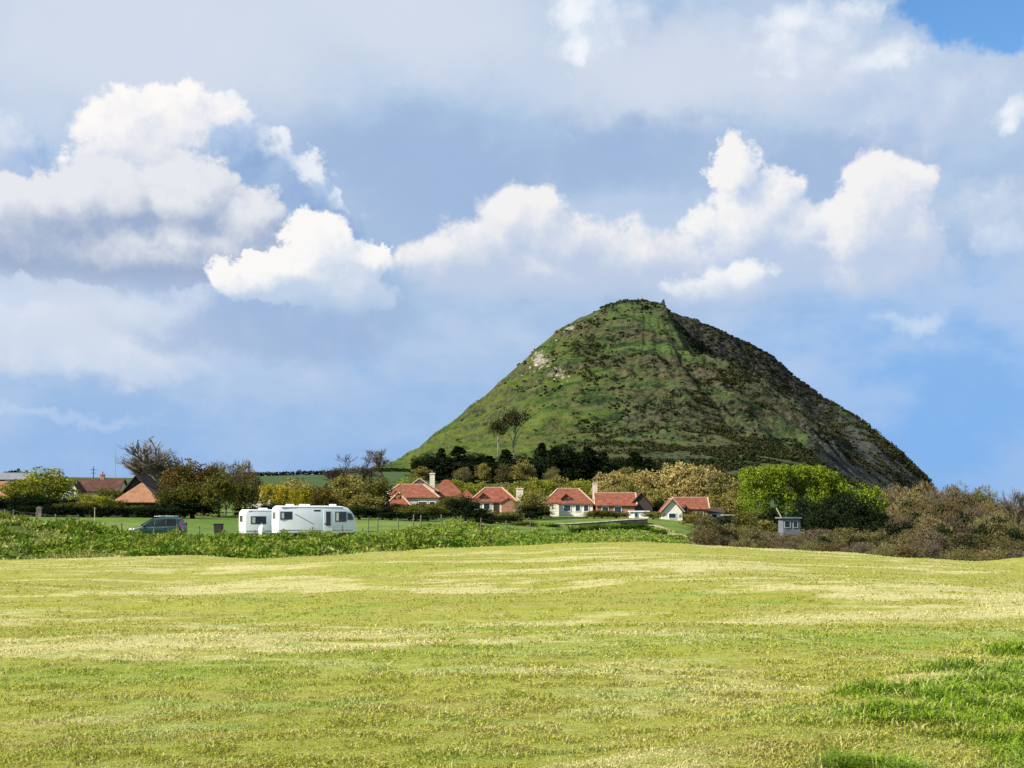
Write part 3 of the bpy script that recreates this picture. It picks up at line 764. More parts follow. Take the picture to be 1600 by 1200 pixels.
def plant(kind, name, label, cat, px, Y, top, width_px, group=None, rz=None, dz=0.0, base=None):
    """a tree or bush rooted in the ground at its own distance; its height and spread in metres follow from that distance"""
    x = (px - 800) / F * Y
    z = land_z(x, Y) if base is None else base
    zt = EYE + (HZ - top) / F * Y
    h = max(zt - z, 0.3)
    tr_, cr_ = KINDS[kind]
    if 'wx' not in cr_:
        co = np.empty(len(cr_.vertices) * 3, np.float32); cr_.vertices.foreach_get('co', co); co = co.reshape(-1, 3)
        cr_['wx'] = float(np.percentile(co[:, 0], 99) - np.percentile(co[:, 0], 1))
    w = width_px / F * Y / cr_['wx']
    o = thing(name, label, cat, (x, Y, z - 0.05 + dz), 0, group)
    rot = random.uniform(0, 6.28) if rz is None else rz
    o.rotation_euler = (0, 0, rot)
    o.scale = (w, w, h)
    link('trunk', tr_, None, o); link('crown', cr_, None, o)
    return o

# ================================================================== houses
def block(root, cx, cy, w, d_, h, rh, roof='hip', axis='x', wall='harl', tile='tile_red', over=0.35, ridge=True, z0=0.0, hipk=0.8):
    """walls and a solid tiled roof in the house's own metres (x right, y away, z up)"""
    mb = MB().box(cx - w / 2, cx + w / 2, cy - d_ / 2, cy + d_ / 2, z0 - 1.0, h); 
    if roof == 'gable':
        if axis == 'x':
            for sx in (-1, 1):
                X_ = cx + sx * w / 2
                mb.prism([(cy - d_ / 2, h), (cy + d_ / 2, h), (cy, h + rh * 0.96)], 'x', X_ - 0.12 * sx, X_)
        else:
            for sy in (-1, 1):
                Y_ = cy + sy * d_ / 2
                mb.prism([(cx - w / 2, h), (cx + w / 2, h), (cx, h + rh * 0.96)], 'y', Y_ - 0.12 * sy, Y_)
    mb.build('wall', M[wall], root)
    W, D = w / 2 + over, d_ / 2 + over; e = h - 0.12
    rt = MB()
    if roof == 'hip':
        if axis == 'x': a_, b_ = (cx - max(W - D * hipk, 0.05), cy), (cx + max(W - D * hipk, 0.05), cy)
        else: a_, b_ = (cx, cy - max(D - W * hipk, 0.05)), (cx, cy + max(D - W * hipk, 0.05))
        cs = [(cx - W, cy - D), (cx + W, cy - D), (cx + W, cy + D), (cx - W, cy + D)]
        V = [(*c_, e) for c_ in cs] + [(*c_, e + 0.14) for c_ in cs] + [(*a_, h + rh), (*b_, h + rh)]
        Fs = [(3, 2, 1, 0), (0, 1, 5, 4), (1, 2, 6, 5), (2, 3, 7, 6), (3, 0, 4, 7)]
        if axis == 'x': Fs += [(4, 5, 9, 8), (5, 6, 9), (6, 7, 8, 9), (7, 4, 8)]
        else: Fs += [(4, 5, 8), (5, 6, 9, 8), (6, 7, 9), (7, 4, 8, 9)]
        rt.add(V, Fs); A, B = Vector(V[8]), Vector(V[9])
        lines = [(A, B)]
        if axis == 'x': lines += [(Vector(V[4]), A), (Vector(V[7]), A), (Vector(V[5]), B), (Vector(V[6]), B)]
        else: lines += [(Vector(V[4]), A), (Vector(V[5]), A), (Vector(V[6]), B), (Vector(V[7]), B)]
    else:
        if axis == 'x':
            rt.prism([(cy - D, e), (cy - D, e + 0.16), (cy, h + rh + 0.12), (cy + D, e + 0.16), (cy + D, e), (cy, h + rh - 0.08)], 'x', cx - W, cx + W)
            A, B = Vector((cx - W, cy, h + rh + 0.1)), Vector((cx + W, cy, h + rh + 0.1))
            lines = [(A, B), (Vector((cx - W, cy - D, e + 0.18)), A), (Vector((cx + W, cy - D, e + 0.18)), B)]
        else:
            rt.prism([(cx - W, e), (cx - W, e + 0.16), (cx, h + rh + 0.12), (cx + W, e + 0.16), (cx + W, e), (cx, h + rh - 0.08)], 'y', cy - D, cy + D)
            A, B = Vector((cx, cy - D, h + rh + 0.1)), Vector((cx, cy + D, h + rh + 0.1))
            lines = [(A, B), (Vector((cx - W, cy - D, e + 0.18)), A), (Vector((cx + W, cy - D, e + 0.18)), A)]
    ro = rt.build('roof', M[tile], root)
    if ridge:
        rm = MB()
        for p, q in lines: rm.bar(p + Vector((0, 0, 0.04)), q + Vector((0, 0, 0.04)), 0.20, 0.14)
        rm.build('ridge_tiles', M['ridge'], ro)
    return ro
def window(root, x0, x1, z0, z1, y, side='front', frame='white'):
    f = MB(); t = 0.09
    def bx(mb, a, b, c_, d__, e0, e1):
        if side == 'front': mb.box(a, b, y - e1, y - e0, c_, d__)
        elif side == 'left': mb.box(y - e1, y - e0, a, b, c_, d__)
        else: mb.box(y + e0, y + e1, a, b, c_, d__)
    bx(f, x0, x1, z0 - t, z0, 0.0, 0.09); bx(f, x0, x1, z1, z1 + t, 0.0, 0.06)
    bx(f, x0 - t, x0, z0 - t, z1 + t, 0.0, 0.07); bx(f, x1, x1 + t, z0 - t, z1 + t, 0.0, 0.07)
    n = max(1, round((x1 - x0) / 0.9))
    for k in range(1, n):
        xm = x0 + (x1 - x0) * k / n; bx(f, xm - 0.035, xm + 0.035, z0, z1, 0.02, 0.06)
    wo = f.build('window', M[frame], root)
    gl = MB(); bx(gl, x0, x1, z0, z1, 0.003, 0.03); gl.build('pane', M['glass'], wo)
def door(root, x0, x1, z1, y, mat='timber_dark'):
    dr = MB().box(x0, x1, y - 0.06, y - 0.003, 0.0, z1).build('door', M[mat], root)
    MB().box(x1 - 0.16, x1 - 0.10, y - 0.11, y - 0.06, 0.95, 1.05).build('handle', M['alloy'], dr)
def chimney(root, x, y, z0, z1, w=0.8, mat='harl', pots=2):
    ch = MB().box(x - w / 2, x + w / 2, y - w * 0.4, y + w * 0.4, z0, z1).box(x - w / 2 - 0.08, x + w / 2 + 0.08, y - w * 0.4 - 0.08, y + w * 0.4 + 0.08, z1 - 0.18, z1 - 0.02).build('chimney', M[mat], root)
    for k in range(pots):
        xx = x + (k - (pots - 1) / 2) * w * 0.45
        MB().tube([(xx, y, z1 - 0.02), (xx, y, z1 + 0.4)], [0.13, 0.10], 8).build('chimney_pot', M['tile_orange'], ch)
def dormer(root, x, y_face, z0, w, h, tile='tile_red'):
    dm = MB().box(x - w / 2, x + w / 2, y_face, y_face + 2.0, z0, z0 + h * 0.5).prism([(x - w / 2, z0 + h * 0.5), (x + w / 2, z0 + h * 0.5), (x, z0 + h * 0.95)], 'y', y_face, y_face + 2.0).build('dormer', M[tile], root)
    W = w / 2 + 0.2
    MB().prism([(x - W, z0 + h * 0.42), (x, z0 + h), (x + W, z0 + h * 0.42), (x + W, z0 + h * 0.52), (x, z0 + h * 1.12), (x - W, z0 + h * 0.52)], 'y', y_face - 0.25, y_face + 2.6).build('dormer_roof', M[tile], dm)
    MB().box(x - w * 0.28, x + w * 0.28, y_face - 0.04, y_face - 0.003, z0 + h * 0.12, z0 + h * 0.48).build('dormer_window', M['glass'], dm)
def home(name, label, px, py, Y, rz=0.0, cat='house'):
    p = at(px, py, Y); return thing(name, label, cat, p, rz)
k255 = 255 / F     # metres in one photo pixel at the terrace of houses

# a) rambling red house with stepped roofs, left of the terrace
Hs = home('cottage', 'rambling red-tiled house with stepped hip roofs and a tall pale chimney', 640, 806, 258)
block(Hs, 0.6, 3.0, 8.2, 6.0, 3.0, 2.2, 'hip', 'x')
block(Hs, 1.8, 6.6, 5.0, 5.5, 4.0, 2.1, 'gable', 'y')
block(Hs, -3.7, 1.6, 2.6, 3.4, 2.9, 1.5, 'hip', 'y', 'harl_white')
block(Hs, -1.0, -1.6, 3.6, 3.2, 1.5, 2.3, 'hip', 'y', 'harl', 'tile_red', 0.3, True, 0.0, 0.9)
window(Hs, -4.4, -3.2, 1.6, 2.7, -0.12); window(Hs, 1.9, 3.1, 1.2, 2.3, -0.02); window(Hs, 3.5, 4.3, 1.2, 2.3, -0.02)
window(Hs, -1.6, -0.5, 0.5, 1.2, -3.22)
chimney(Hs, 3.7, 4.0, 3.2, 7.1, 0.75, 'harl', 1)
Hs.scale = (1.22, 1.1, 1.12); Hs.location.x -= 0.6
# b) big plain red roof behind it
Hs = home('villa', 'house with a broad faded red hip roof behind the stepped-roof house', 694, 803, 266)
block(Hs, 0, 3.5, 5.4, 6.0, 2.6, 3.1, 'hip', 'x', 'brickwall', 'tile_red', 0.35, False)
block(Hs, 2.9, 1.2, 3.6, 4.6, 1.5, 2.5, 'hip', 'x', 'brickwall', 'tile_red', 0.35, False)
window(Hs, -1.4, -0.3, 1.0, 2.0, 0.48); window(Hs, 0.4, 1.5, 1.0, 2.0, 0.48)
Hs.scale = (1.35, 1.0, 1.15); Hs.location.x += 0.3
# c) red house with dormer and chimney
Hs = home('house', 'red-roofed house with small dormer and pale square chimney at its right end', 771, 804, 256)
block(Hs, 0, 3.2, 7.4, 6.0, 2.2, 2.4, 'hip', 'x', 'harl')
block(Hs, 2.5, -0.9, 2.3, 2.6, 2.0, 0.8, 'gable', 'y', 'brickwall', 'tile_red', 0.2, False)
window(Hs, -3.1, -2.2, 0.9, 1.9, 0.18); window(Hs, -1.6, -0.6, 0.9, 1.9, 0.18); door(Hs, 0.0, 0.9, 1.9, 0.18)
dormer(Hs, -1.7, 0.4, 2.3, 1.1, 1.3)
chimney(Hs, 4.35, 3.4, 0.0, 4.5, 1.2, 'harl', 2)
Hs.scale = (1.1, 1.0, 1.08)
# d) white house with the hip roof
Hs = home('house', 'white-walled house with a red hip roof above the dark garden wall', 889, 808, 254)
block(Hs, 0, 3.2, 8.6, 6.2, 2.45, 2.75, 'hip', 'x', 'harl_white')
block(Hs, -2.6, -0.6, 1.5, 1.6, 2.3, 0.3, 'gable', 'y', 'harl_white', 'tile_red', 0.12, False)
for a_, b_ in ((-0.9, 0.3), (1.2, 2.0), (2.7, 3.5)): window(Hs, a_, b_, 1.1, 2.15, 0.08)
door(Hs, -4.1, -3.5, 1.9, 0.08)
dormer(Hs, -0.5, 0.4, 2.55, 1.6, 1.6)
chimney(Hs, 5.0, 5.2, 0.0, 6.3, 0.85, 'harl', 2)
block(Hs, 5.9, 4.6, 3.0, 4.0, 2.3, 1.5, 'hip', 'x', 'brickwall', 'tile_red', 0.25, False)
# e) low house with dark gable
Hs = home('house', 'low red-roofed house with a dark gable beside the white summerhouse', 966, 806, 252)
block(Hs, -0.4, 3.0, 6.2, 5.4, 1.7, 1.9, 'gable', 'x', 'brickwall')
block(Hs, 3.8, 3.4, 3.6, 5.6, 1.5, 2.2, 'gable', 'y', 'darkwall', 'tile_dark', 0.3, False)
window(Hs, -2.6, -1.6, 0.5, 1.4, 0.28); window(Hs, -0.6, 0.5, 0.5, 1.4, 0.28)
Hs.scale = (1.1, 1.0, 1.12)
# f) white summerhouse
Hs = home('summerhouse', 'small white flat-roofed summerhouse at the end of the garden terrace', 999, 810, 243, 0.0, 'shed')
MB().box(-1.6, 1.6, 0, 2.4, -0.8, 1.15).build('wall', M['white'], Hs)
MB().box(-1.75, 1.75, -0.2, 2.6, 1.15, 1.32).build('roof', M['white'], Hs)
window(Hs, -0.75, -0.3, 0.3, 0.9, 0.0, 'front', 'trim')
# g) cottage with steep gable
Hs = home('cottage', 'red-roofed cottage with a steep pale-edged front gable, right of the terrace', 1072, 812, 250)
block(Hs, 1.2, 4.0, 5.6, 5.0, 1.9, 2.0, 'gable', 'x', 'brickwall')
block(Hs, -2.6, 1.2, 3.6, 5.4, 1.3, 2.35, 'gable', 'y', 'harl_white')
block(Hs, -0.2, 0.2, 1.2, 3.0, 1.0, 1.6, 'gable', 'y', 'darkwall', 'tile_dark', 0.2, False)
window(Hs, -3.2, -2.0, 0.3, 1.1, -1.52); window(Hs, 2.0, 3.2, 0.5, 1.4, 1.48)
# h) low white outbuilding further right
Hs = home('outbuilding', 'low white outbuilding with a dark roof right of the steep-gabled cottage', 1118, 812, 256, 0, 'shed')
block(Hs, 0, 2, 3.2, 3.0, 1.3, 0.9, 'gable', 'x', 'harl_white', 'tile_dark', 0.2, False)
window(Hs, -0.6, 0.3, 0.4, 1.0, 0.48)
# i) flat roofed shed in the shrubs
Hs = home('garden_shed', 'dark shed with a pale flat roof among brown shrubs', 1142, 815, 215, 0, 'shed')
MB().box(-1.1, 1.1, 0, 1.8, -1.2, 0.95).build('wall', M['darkwall'], Hs)
MB().box(-1.25, 1.25, -0.2, 2.0, 0.95, 1.06).build('roof', M['coping'], Hs)
# j) blue-grey hut
Hs = home('hut', 'blue-grey boarded hut with a pale flat roof in front of the dark trees', 1237, 832, 190, R(8), 'shed')
MB().box(-1.2, 1.2, 0, 2.0, -0.8, 1.9).build('wall', M['hut'], Hs)
MB().box(-1.6, 1.35, -0.3, 2.2, 1.9, 2.06).build('roof', M['slate'], Hs)
window(Hs, -0.95, -0.25, 0.7, 1.5, 0.0, 'front', 'trim'); window(Hs, 0.25, 0.8, 0.7, 1.5, 0.0, 'front', 'trim')
MB().bar((-1.5, -0.2, 1.95), (-2.2, -0.1, 3.3), 0.22, 0.12).build('board', M['coping'], Hs)

# left-hand houses
Hs = home('house', 'cottage with a cream gable and long dark red-brown roof left of the mast', 140, 780, 215)
block(Hs, 0.6, 3.4, 7.2, 6.2, 1.2, 1.9, 'gable', 'x', 'harl', 'tile_brown', 0.3, False)
block(Hs, -2.4, 0.6, 2.2, 3.2, 0.9, 1.8, 'gable', 'y', 'harl', 'tile_dark', 0.25, False)
window(Hs, -2.8, -2.0, 0.1, 0.8, -1.02)
chimney(Hs, 1.0, 3.4, 2.6, 3.9, 0.6, 'brickwall', 1)
Hs = home('house', 'dark timber house with a tall steep gable behind the orange roof', 207, 790, 186)
block(Hs, 0.4, 4.0, 4.6, 7.0, 0.8, 3.2, 'gable', 'y', 'darkwall', 'tile_dark', 0.4, False)
window(Hs, -0.5, 0.6, 0.6, 1.6, 0.48)
Hs = home('pavilion', 'low house with a pale orange hip roof in front of the bare tree', 213, 797, 172)
block(Hs, 0, 2.6, 4.8, 4.8, 1.0, 2.35, 'hip', 'x', 'darkwall', 'tile_orange', 0.5, False, 0.0, 0.95)
block(Hs, 2.3, 1.6, 1.4, 2.6, 0.95, 0.9, 'hip', 'y', 'darkwall', 'tile_orange', 0.3, False)
window(Hs, -1.6, -0.7, 0.1, 0.75, 0.18, 'front', 'timber_dark')
Hs = home('house', 'red-brown roofed house cut by the left edge of the picture', -8, 788, 205)
block(Hs, 0, 2.6, 4.4, 5.0, 1.2, 2.1, 'gable', 'x', 'brickwall', 'tile_orange', 0.3, False)
window(Hs, 0.4, 1.2, 0.2, 0.9, 0.08)
Hs = home('barn', 'long farm shed with a grey roof below the far dark wood', 4, 758, 395, 0, 'barn')
block(Hs, 0, 4, 13, 9, 1.6, 1.9, 'gable', 'x', 'stone_dark', 'tile_dark', 0.3, False).data.materials[0] = M['slate']
window(Hs, 1.0, 2.4, 0.4, 1.2, -0.52)
Hs = home('cottage', 'pale-gabled cottage half hidden by the yellow bush', 404, 792, 215)
block(Hs, 0, 2.6, 3.4, 4.6, 1.6, 1.7, 'gable', 'y', 'harl', 'tile_dark', 0.35, False)
window(Hs, -0.4, 0.5, 0.8, 1.5, 0.28)
t = thing('ground_sheet', 'pale blue covered trailer beside the cream-gabled cottage', 'trailer', at(102, 780, 205))
MB().prism([(-0.7, 0.2), (-0.7, 0.85), (-0.35, 1.15), (0.4, 1.1), (0.75, 0.8), (0.75, 0.2)], 'y', 0, 1.3).build('cover', M['bluecloth'], t, 0.05)
MB().box(-0.65, 0.65, 0.1, 1.2, 0.05, 0.2).build('chassis', M['trim'], t)
t.name = 'trailer'

# masts and poles
def pole(name, label, px, y0, y1, Y, r, mat='trim', arms=()):
    b = at(px, y1, Y); h = (y1 - y0) / F * Y
    o = thing(name, label, 'mast' if 'mast' in name else 'pole', b)
    MB().tube([(0, 0, -0.3), (0, 0, h * 0.5), (0, 0, h)], [r, r * 0.85, r * 0.6], 8).build('shaft', M[mat], o)
    for z_, w_ in arms: MB().bar((-w_, 0, h * z_), (w_, 0, h * z_), r * 0.9).build('crossarm', M[mat], o)
    return o
pole('radio_mast', 'tall thin mast standing up against the sky left of the bare tree', 180, 701, 775, 330, 0.09, 'trim', ((0.75, 0.3), (0.9, 0.25)))
pole('telegraph_pole', 'short pole with crossarms above the red-brown roof', 146, 729, 780, 240, 0.10, 'timber_dark', ((0.9, 0.5), (0.8, 0.4)))
pole('sign_pole', 'slim pale pole in front of the dark hedge left of the orange roof', 148, 793, 810, 142, 0.05, 'coping', ((0.93, 0.12),))

# ================================================================== walls
def wall_run(name, label, pts, Ys, h_top, h_bot, thick, mat, coping=None):
    """a wall that follows points (px, top row, bottom row) at given distances"""
    mb = MB(); cp = MB()
    P_ = []
    for (px, t_, b_), Y in zip(pts, Ys): P_.append((at(px, t_, Y), at(px, b_, Y)))
    o = thing(name, label, 'wall', P_[0][1])
    o0 = P_[0][1]
    for (a_, b_), (c_, d__) in zip(P_[:-1], P_[1:]):
        A, B, C_, D_ = a_ - o0, b_ - o0, c_ - o0, d__ - o0
        T = Vector((0, thick, 0)); dn = Vector((0, 0, -0.6))
        mb.add([B + dn, D_ + dn, C_, A, B + dn + T, D_ + dn + T, C_ + T, A + T], [(0, 1, 2, 3), (7, 6, 5, 4), (3, 2, 6, 7), (1, 0, 4, 5), (0, 3, 7, 4), (2, 1, 5, 6)])
        if coping: cp.bar(A + T / 2 + Vector((0, 0, 0.06)), C_ + T / 2 + Vector((0, 0, 0.06)), thick + 0.16, 0.14)
    w_ = mb.build('masonry', M[mat], o)
    if coping: cp.build('coping', M[coping], o)
    return o
wall_run('garden_wall', 'dark stone garden wall below the white-walled house', [(850, 808.5, 816), (885, 808, 815), (919, 808, 815)], [238, 238, 238], 0, 0, 0.5, 'stone_dark')
wall_run('retaining_wall', 'long low retaining wall with pale coping below the terrace of houses', [(846, 821, 827), (890, 818.5, 828), (940, 815.5, 827), (985, 812, 824), (1012, 811, 821)], [214, 214, 214, 214, 214], 0, 0, 0.6, 'stone_dark', 'coping')
wall_run('field_wall', 'dark dry stone wall along the far side of the left lawn', [(-60, 796, 806), (60, 796, 806), (150, 797, 807), (250, 798, 808)], [152, 152, 152, 152], 0, 0, 0.5, 'stone_dark')
# pale slanting path on the bank end
mb = MB(); prev = None
for k in range(13):
    t_ = k / 12; px = 1012 + 86 * t_; Y = 205 - 70 * t_
    w_ = 1.1
    x = (px - 800) / F * Y
    zc = float(ground_z(x, Y)[0]) + 0.03
    cur = [Vector((x - w_, Y, zc + 0.1)), Vector((x + w_, Y, zc - 0.02))]
    if prev: mb.add([prev[0], prev[1], cur[1], cur[0]], [(0, 1, 2, 3)])
    prev = cur
tag(mb.build('path', M['path']), kind='structure')

# ================================================================== caravans
def caravan(name, label, px, py, Y, rz, L, W, H, detail):
    o = home(name, label, px, py, Y, rz, 'caravan')
    zb = 0.42
    prof_ = [(0.03, zb), (0.0, 0.8), (0.02, H - 0.45), (0.09, H - 0.16), (0.30, H), (L * 0.6, H), (L - 1.25, H - 0.04), (L - 0.70, H - 0.20), (L - 0.32, H - 0.62), (L - 0.06, 1.25), (L, 0.8), (L - 0.1, 0.55), (L - 0.35, zb)]
    body = MB().prism(prof_, 'y', 0, W).build('body', M['grp'], o, 0.055, True, 3)
    # rear panel whose cream paints in sunlight on the end; rails and trim
    MB().box(-0.012, 0.02, 0.16, W - 0.16, 0.62, H - 0.34).build('rear_sunlit_panel', M['cream'], o, 0.01)
    MB().box(0.3, L - 1.2, -0.035, -0.002, H - 0.17, H - 0.12).build('awning_rail', M['trim'], o)
    MB().box(0.15, L - 0.35, -0.02, -0.002, 0.60, 0.68).build('trim_strip', M['trim'], o)
    MB().box(0.25, L - 0.5, 0.04, W - 0.04, 0.30, zb + 0.02).build('chassis', M['black'], o)
    def win(x0, x1, z0, z1, y=-0.004, poly=None):
        f = MB().box(x0 - 0.05, x1 + 0.05, y - 0.03, y, z0 - 0.05, z1 + 0.05).build('window', M['trim'], o, 0.02)
        MB().box(x0, x1, y - 0.045, y - 0.028, z0, z1).build('pane', M['glass'], f)
        MB().box(x0 + 0.08, x0 + 0.08 + (x1 - x0) * 0.22, y - 0.049, y - 0.046, z0 + 0.06, z1 - 0.06).build('curtain', M['cream'], f)
    f = MB().box(-0.06, -0.012, W * 0.32, W * 0.72, H - 1.05, H - 0.50).build('rear_window', M['trim'], o, 0.02)
    MB().box(-0.072, -0.058, W * 0.35, W * 0.69, H - 1.01, H - 0.54).build('pane', M['glass'], f)
    for y_ in (0.18, W - 0.34):
        MB().box(-0.03, -0.012, y_, y_ + 0.10, 0.72, 0.98).build('tail_light', M['redlens'], o, 0.01)
    for x0, x1, z0, z1 in detail['windows']: win(x0, x1, z0, z1)
    for x0, x1 in detail.get('doors', ()):
        dr = MB().box(x0, x1, -0.03, -0.003, 0.52, H - 0.32).build('door', M['grp'], o, 0.012)
        MB().box(x0 + 0.18, x1 - 0.14, -0.045, -0.028, 1.0, H - 0.48).build('door_pane', M['glass'], dr)
        MB().box(x0 + 0.05, x0 + 0.12, -0.07, -0.03, 1.1, 1.25).build('handle', M['black'], dr)
    for x0, x1, z0, z1 in detail.get('vents', ()):
        MB().box(x0, x1, -0.03, -0.003, z0, z1).build('vent', M['black'], o)
    # wrap-round front window
    f = MB().prism([(L - 0.80, 1.45), (L - 0.24, 1.45), (L - 0.42, H - 0.62), (L - 0.72, H - 0.52), (L - 0.80, H - 0.52)], 'y', -0.03, -0.002).build('front_window', M['trim'], o)
    MB().prism([(L - 0.75, 1.5), (L - 0.31, 1.5), (L - 0.47, H - 0.66), (L - 0.75, H - 0.58)], 'y', -0.045, -0.028).build('pane', M['glass'], f)
    for x0, w_ in detail['hatches']:
        MB().box(x0, x0 + w_, W * 0.3, W * 0.7, H - 0.01, H + 0.13).build('roof_hatch', M['grp'], o, 0.04)
    for y_ in (0.06, W - 0.26):
        wh = MB().tube([(L * 0.5, y_, 0.32), (L * 0.5, y_ + 0.2, 0.32)], [0.32, 0.32], 20).build('wheel', M['rubber'], o)
        yy = y_ - 0.01 if y_ < 1 else y_ + 0.21
        MB().tube([(L * 0.5, yy - 0.01, 0.32), (L * 0.5, yy + 0.012, 0.32)], [0.2, 0.2], 16).build('rim', M['alloy'], wh)
    MB().bar((L - 0.3, W * 0.2, 0.42), (L + 1.1, W * 0.5, 0.42), 0.08).bar((L - 0.3, W * 0.8, 0.42), (L + 1.1, W * 0.5, 0.42), 0.08).bar((L + 1.0, W * 0.5, 0.42), (L + 1.35, W * 0.5, 0.5), 0.09).build('tow_hitch', M['trim'], o)
    MB().tube([(L + 0.8, W * 0.5, 0.0), (L + 0.8, W * 0.5, 0.75)], [0.035, 0.035], 8).build('jockey_wheel', M['trim'], o)
    return o
caravan('caravan', 'larger white caravan, right of the two, with a door and long side facing us', 434, 841.5, 112, R(22), 6.5, 2.3, 2.62,
        {'windows': [(0.22, 1.15, 1.55, 2.12), (4.7, 5.6, 1.35, 2.12)], 'doors': [(3.75, 4.45)], 'vents': [(2.95, 3.5, 2.15, 2.28)], 'hatches': [(1.0, 0.5), (2.1, 0.7), (4.6, 0.4)]})
caravan('caravan', 'smaller white caravan, left of the two, partly hidden by the larger one', 383, 842, 117, R(25), 5.2, 2.2, 2.45,
        {'windows': [(0.5, 1.75, 1.25, 1.85), (3.4, 4.3, 1.3, 1.9)], 'doors': [], 'vents': [], 'hatches': [(1.5, 0.6)]})
# bits between the caravans
t = thing('gas_bottle', 'white gas bottle standing between the two caravans', 'gas bottle', at(409, 840, 111))
MB().tube([(0, 0, 0), (0, 0, 0.1), (0, 0, 0.75), (0, 0, 0.92), (0, 0, 1.0)], [0.2, 0.24, 0.24, 0.15, 0.06], 14).build('cylinder', M['white'], t, 0, True)
MB().tube([(0, 0, 0.98), (0, 0, 1.16)], [0.05, 0.03], 8).build('valve', M['alloy'], t)
t = thing('awning_pole', 'thin slanting dark pole leaning on the larger caravan', 'pole', at(461, 823, 110.6))
q = at(490, 820, 112.2) - at(461, 823, 110.6)
MB().tube([Vector((0, 0, 1.0)), q + Vector((0, 0, 0.05))], [0.03, 0.03], 6).build('shaft', M['trim'], t)
MB().tube([q + Vector((0, 0, 0.05)), q + Vector((0.05, 0, -0.8))], [0.035, 0.035], 6).build('foot', M['trim'], t)

# ================================================================== car (facing left)
car = home('car', 'dark teal people carrier parked on the lawn, nose to the left', 247, 842, 113, R(-6), 'car')
ST = [  # x, sill, belt, roof, half width at belt, half width at roof
    (-2.15, 0.42, 0.62, 0.64, 0.62, 0.55), (-2.08, 0.30, 0.72, 0.78, 0.80, 0.68), (-1.80, 0.24, 0.84, 0.90, 0.87, 0.74),
    (-1.35, 0.22, 0.95, 1.02, 0.89, 0.76), (-0.95, 0.22, 1.00, 1.24, 0.90, 0.72), (-0.45, 0.22, 1.02, 1.54, 0.90, 0.66),
    (-0.05, 0.22, 1.03, 1.68, 0.90, 0.66), (0.50, 0.22, 1.04, 1.75, 0.90, 0.67), (1.30, 0.22, 1.05, 1.75, 0.90, 0.67),
    (1.78, 0.24, 1.06, 1.70, 0.89, 0.65), (2.00, 0.28, 1.05, 1.45, 0.86, 0.68), (2.14, 0.34, 0.98, 1.12, 0.82, 0.74), (2.18, 0.46, 0.80, 0.84, 0.76, 0.72)]
mb = MB(); V = []; nS = 10
for x_, s_, b_, r_, wb, wr in ST:
    V += [(x_, -wb * 0.92, s_), (x_, -wb * 0.99, (s_ + b_) * 0.5), (x_, -wb, b_), (x_, -wr, r_ - 0.03), (x_, -wr * 0.7, r_),
          (x_, wr * 0.7, r_), (x_, wr, r_ - 0.03), (x_, wb, b_), (x_, wb * 0.99, (s_ + b_) * 0.5), (x_, wb * 0.92, s_)]
Fs = []
for i_ in range(len(ST) - 1):
    for k_ in range(nS): Fs.append((i_ * nS + k_, i_ * nS + (k_ + 1) % nS, (i_ + 1) * nS + (k_ + 1) % nS, (i_ + 1) * nS + k_))
Fs += [tuple(range(nS)), tuple((len(ST) - 1) * nS + k_ for k_ in range(nS - 1, -1, -1))]
mb.add(V, Fs); body = mb.build('body', M['paint'], car)
sub = body.modifiers.new('round', 'SUBSURF'); sub.levels = 1; sub.render_levels = 1
body.data.polygons.foreach_set('use_smooth', np.ones(len(body.data.polygons), bool))
def car_pt(x_, t_, sgn, out=0.012):
    xs = [s[0] for s in ST]
    b_ = np.interp(x_, xs, [s[2] for s in ST]); r_ = np.interp(x_, xs, [s[3] for s in ST]); wb = np.interp(x_, xs, [s[4] for s in ST]); wr = np.interp(x_, xs, [s[5] for s in ST])
    return (x_, sgn * (wb + (wr - wb) * t_ + out), b_ + (r_ - 0.03 - b_) * t_)
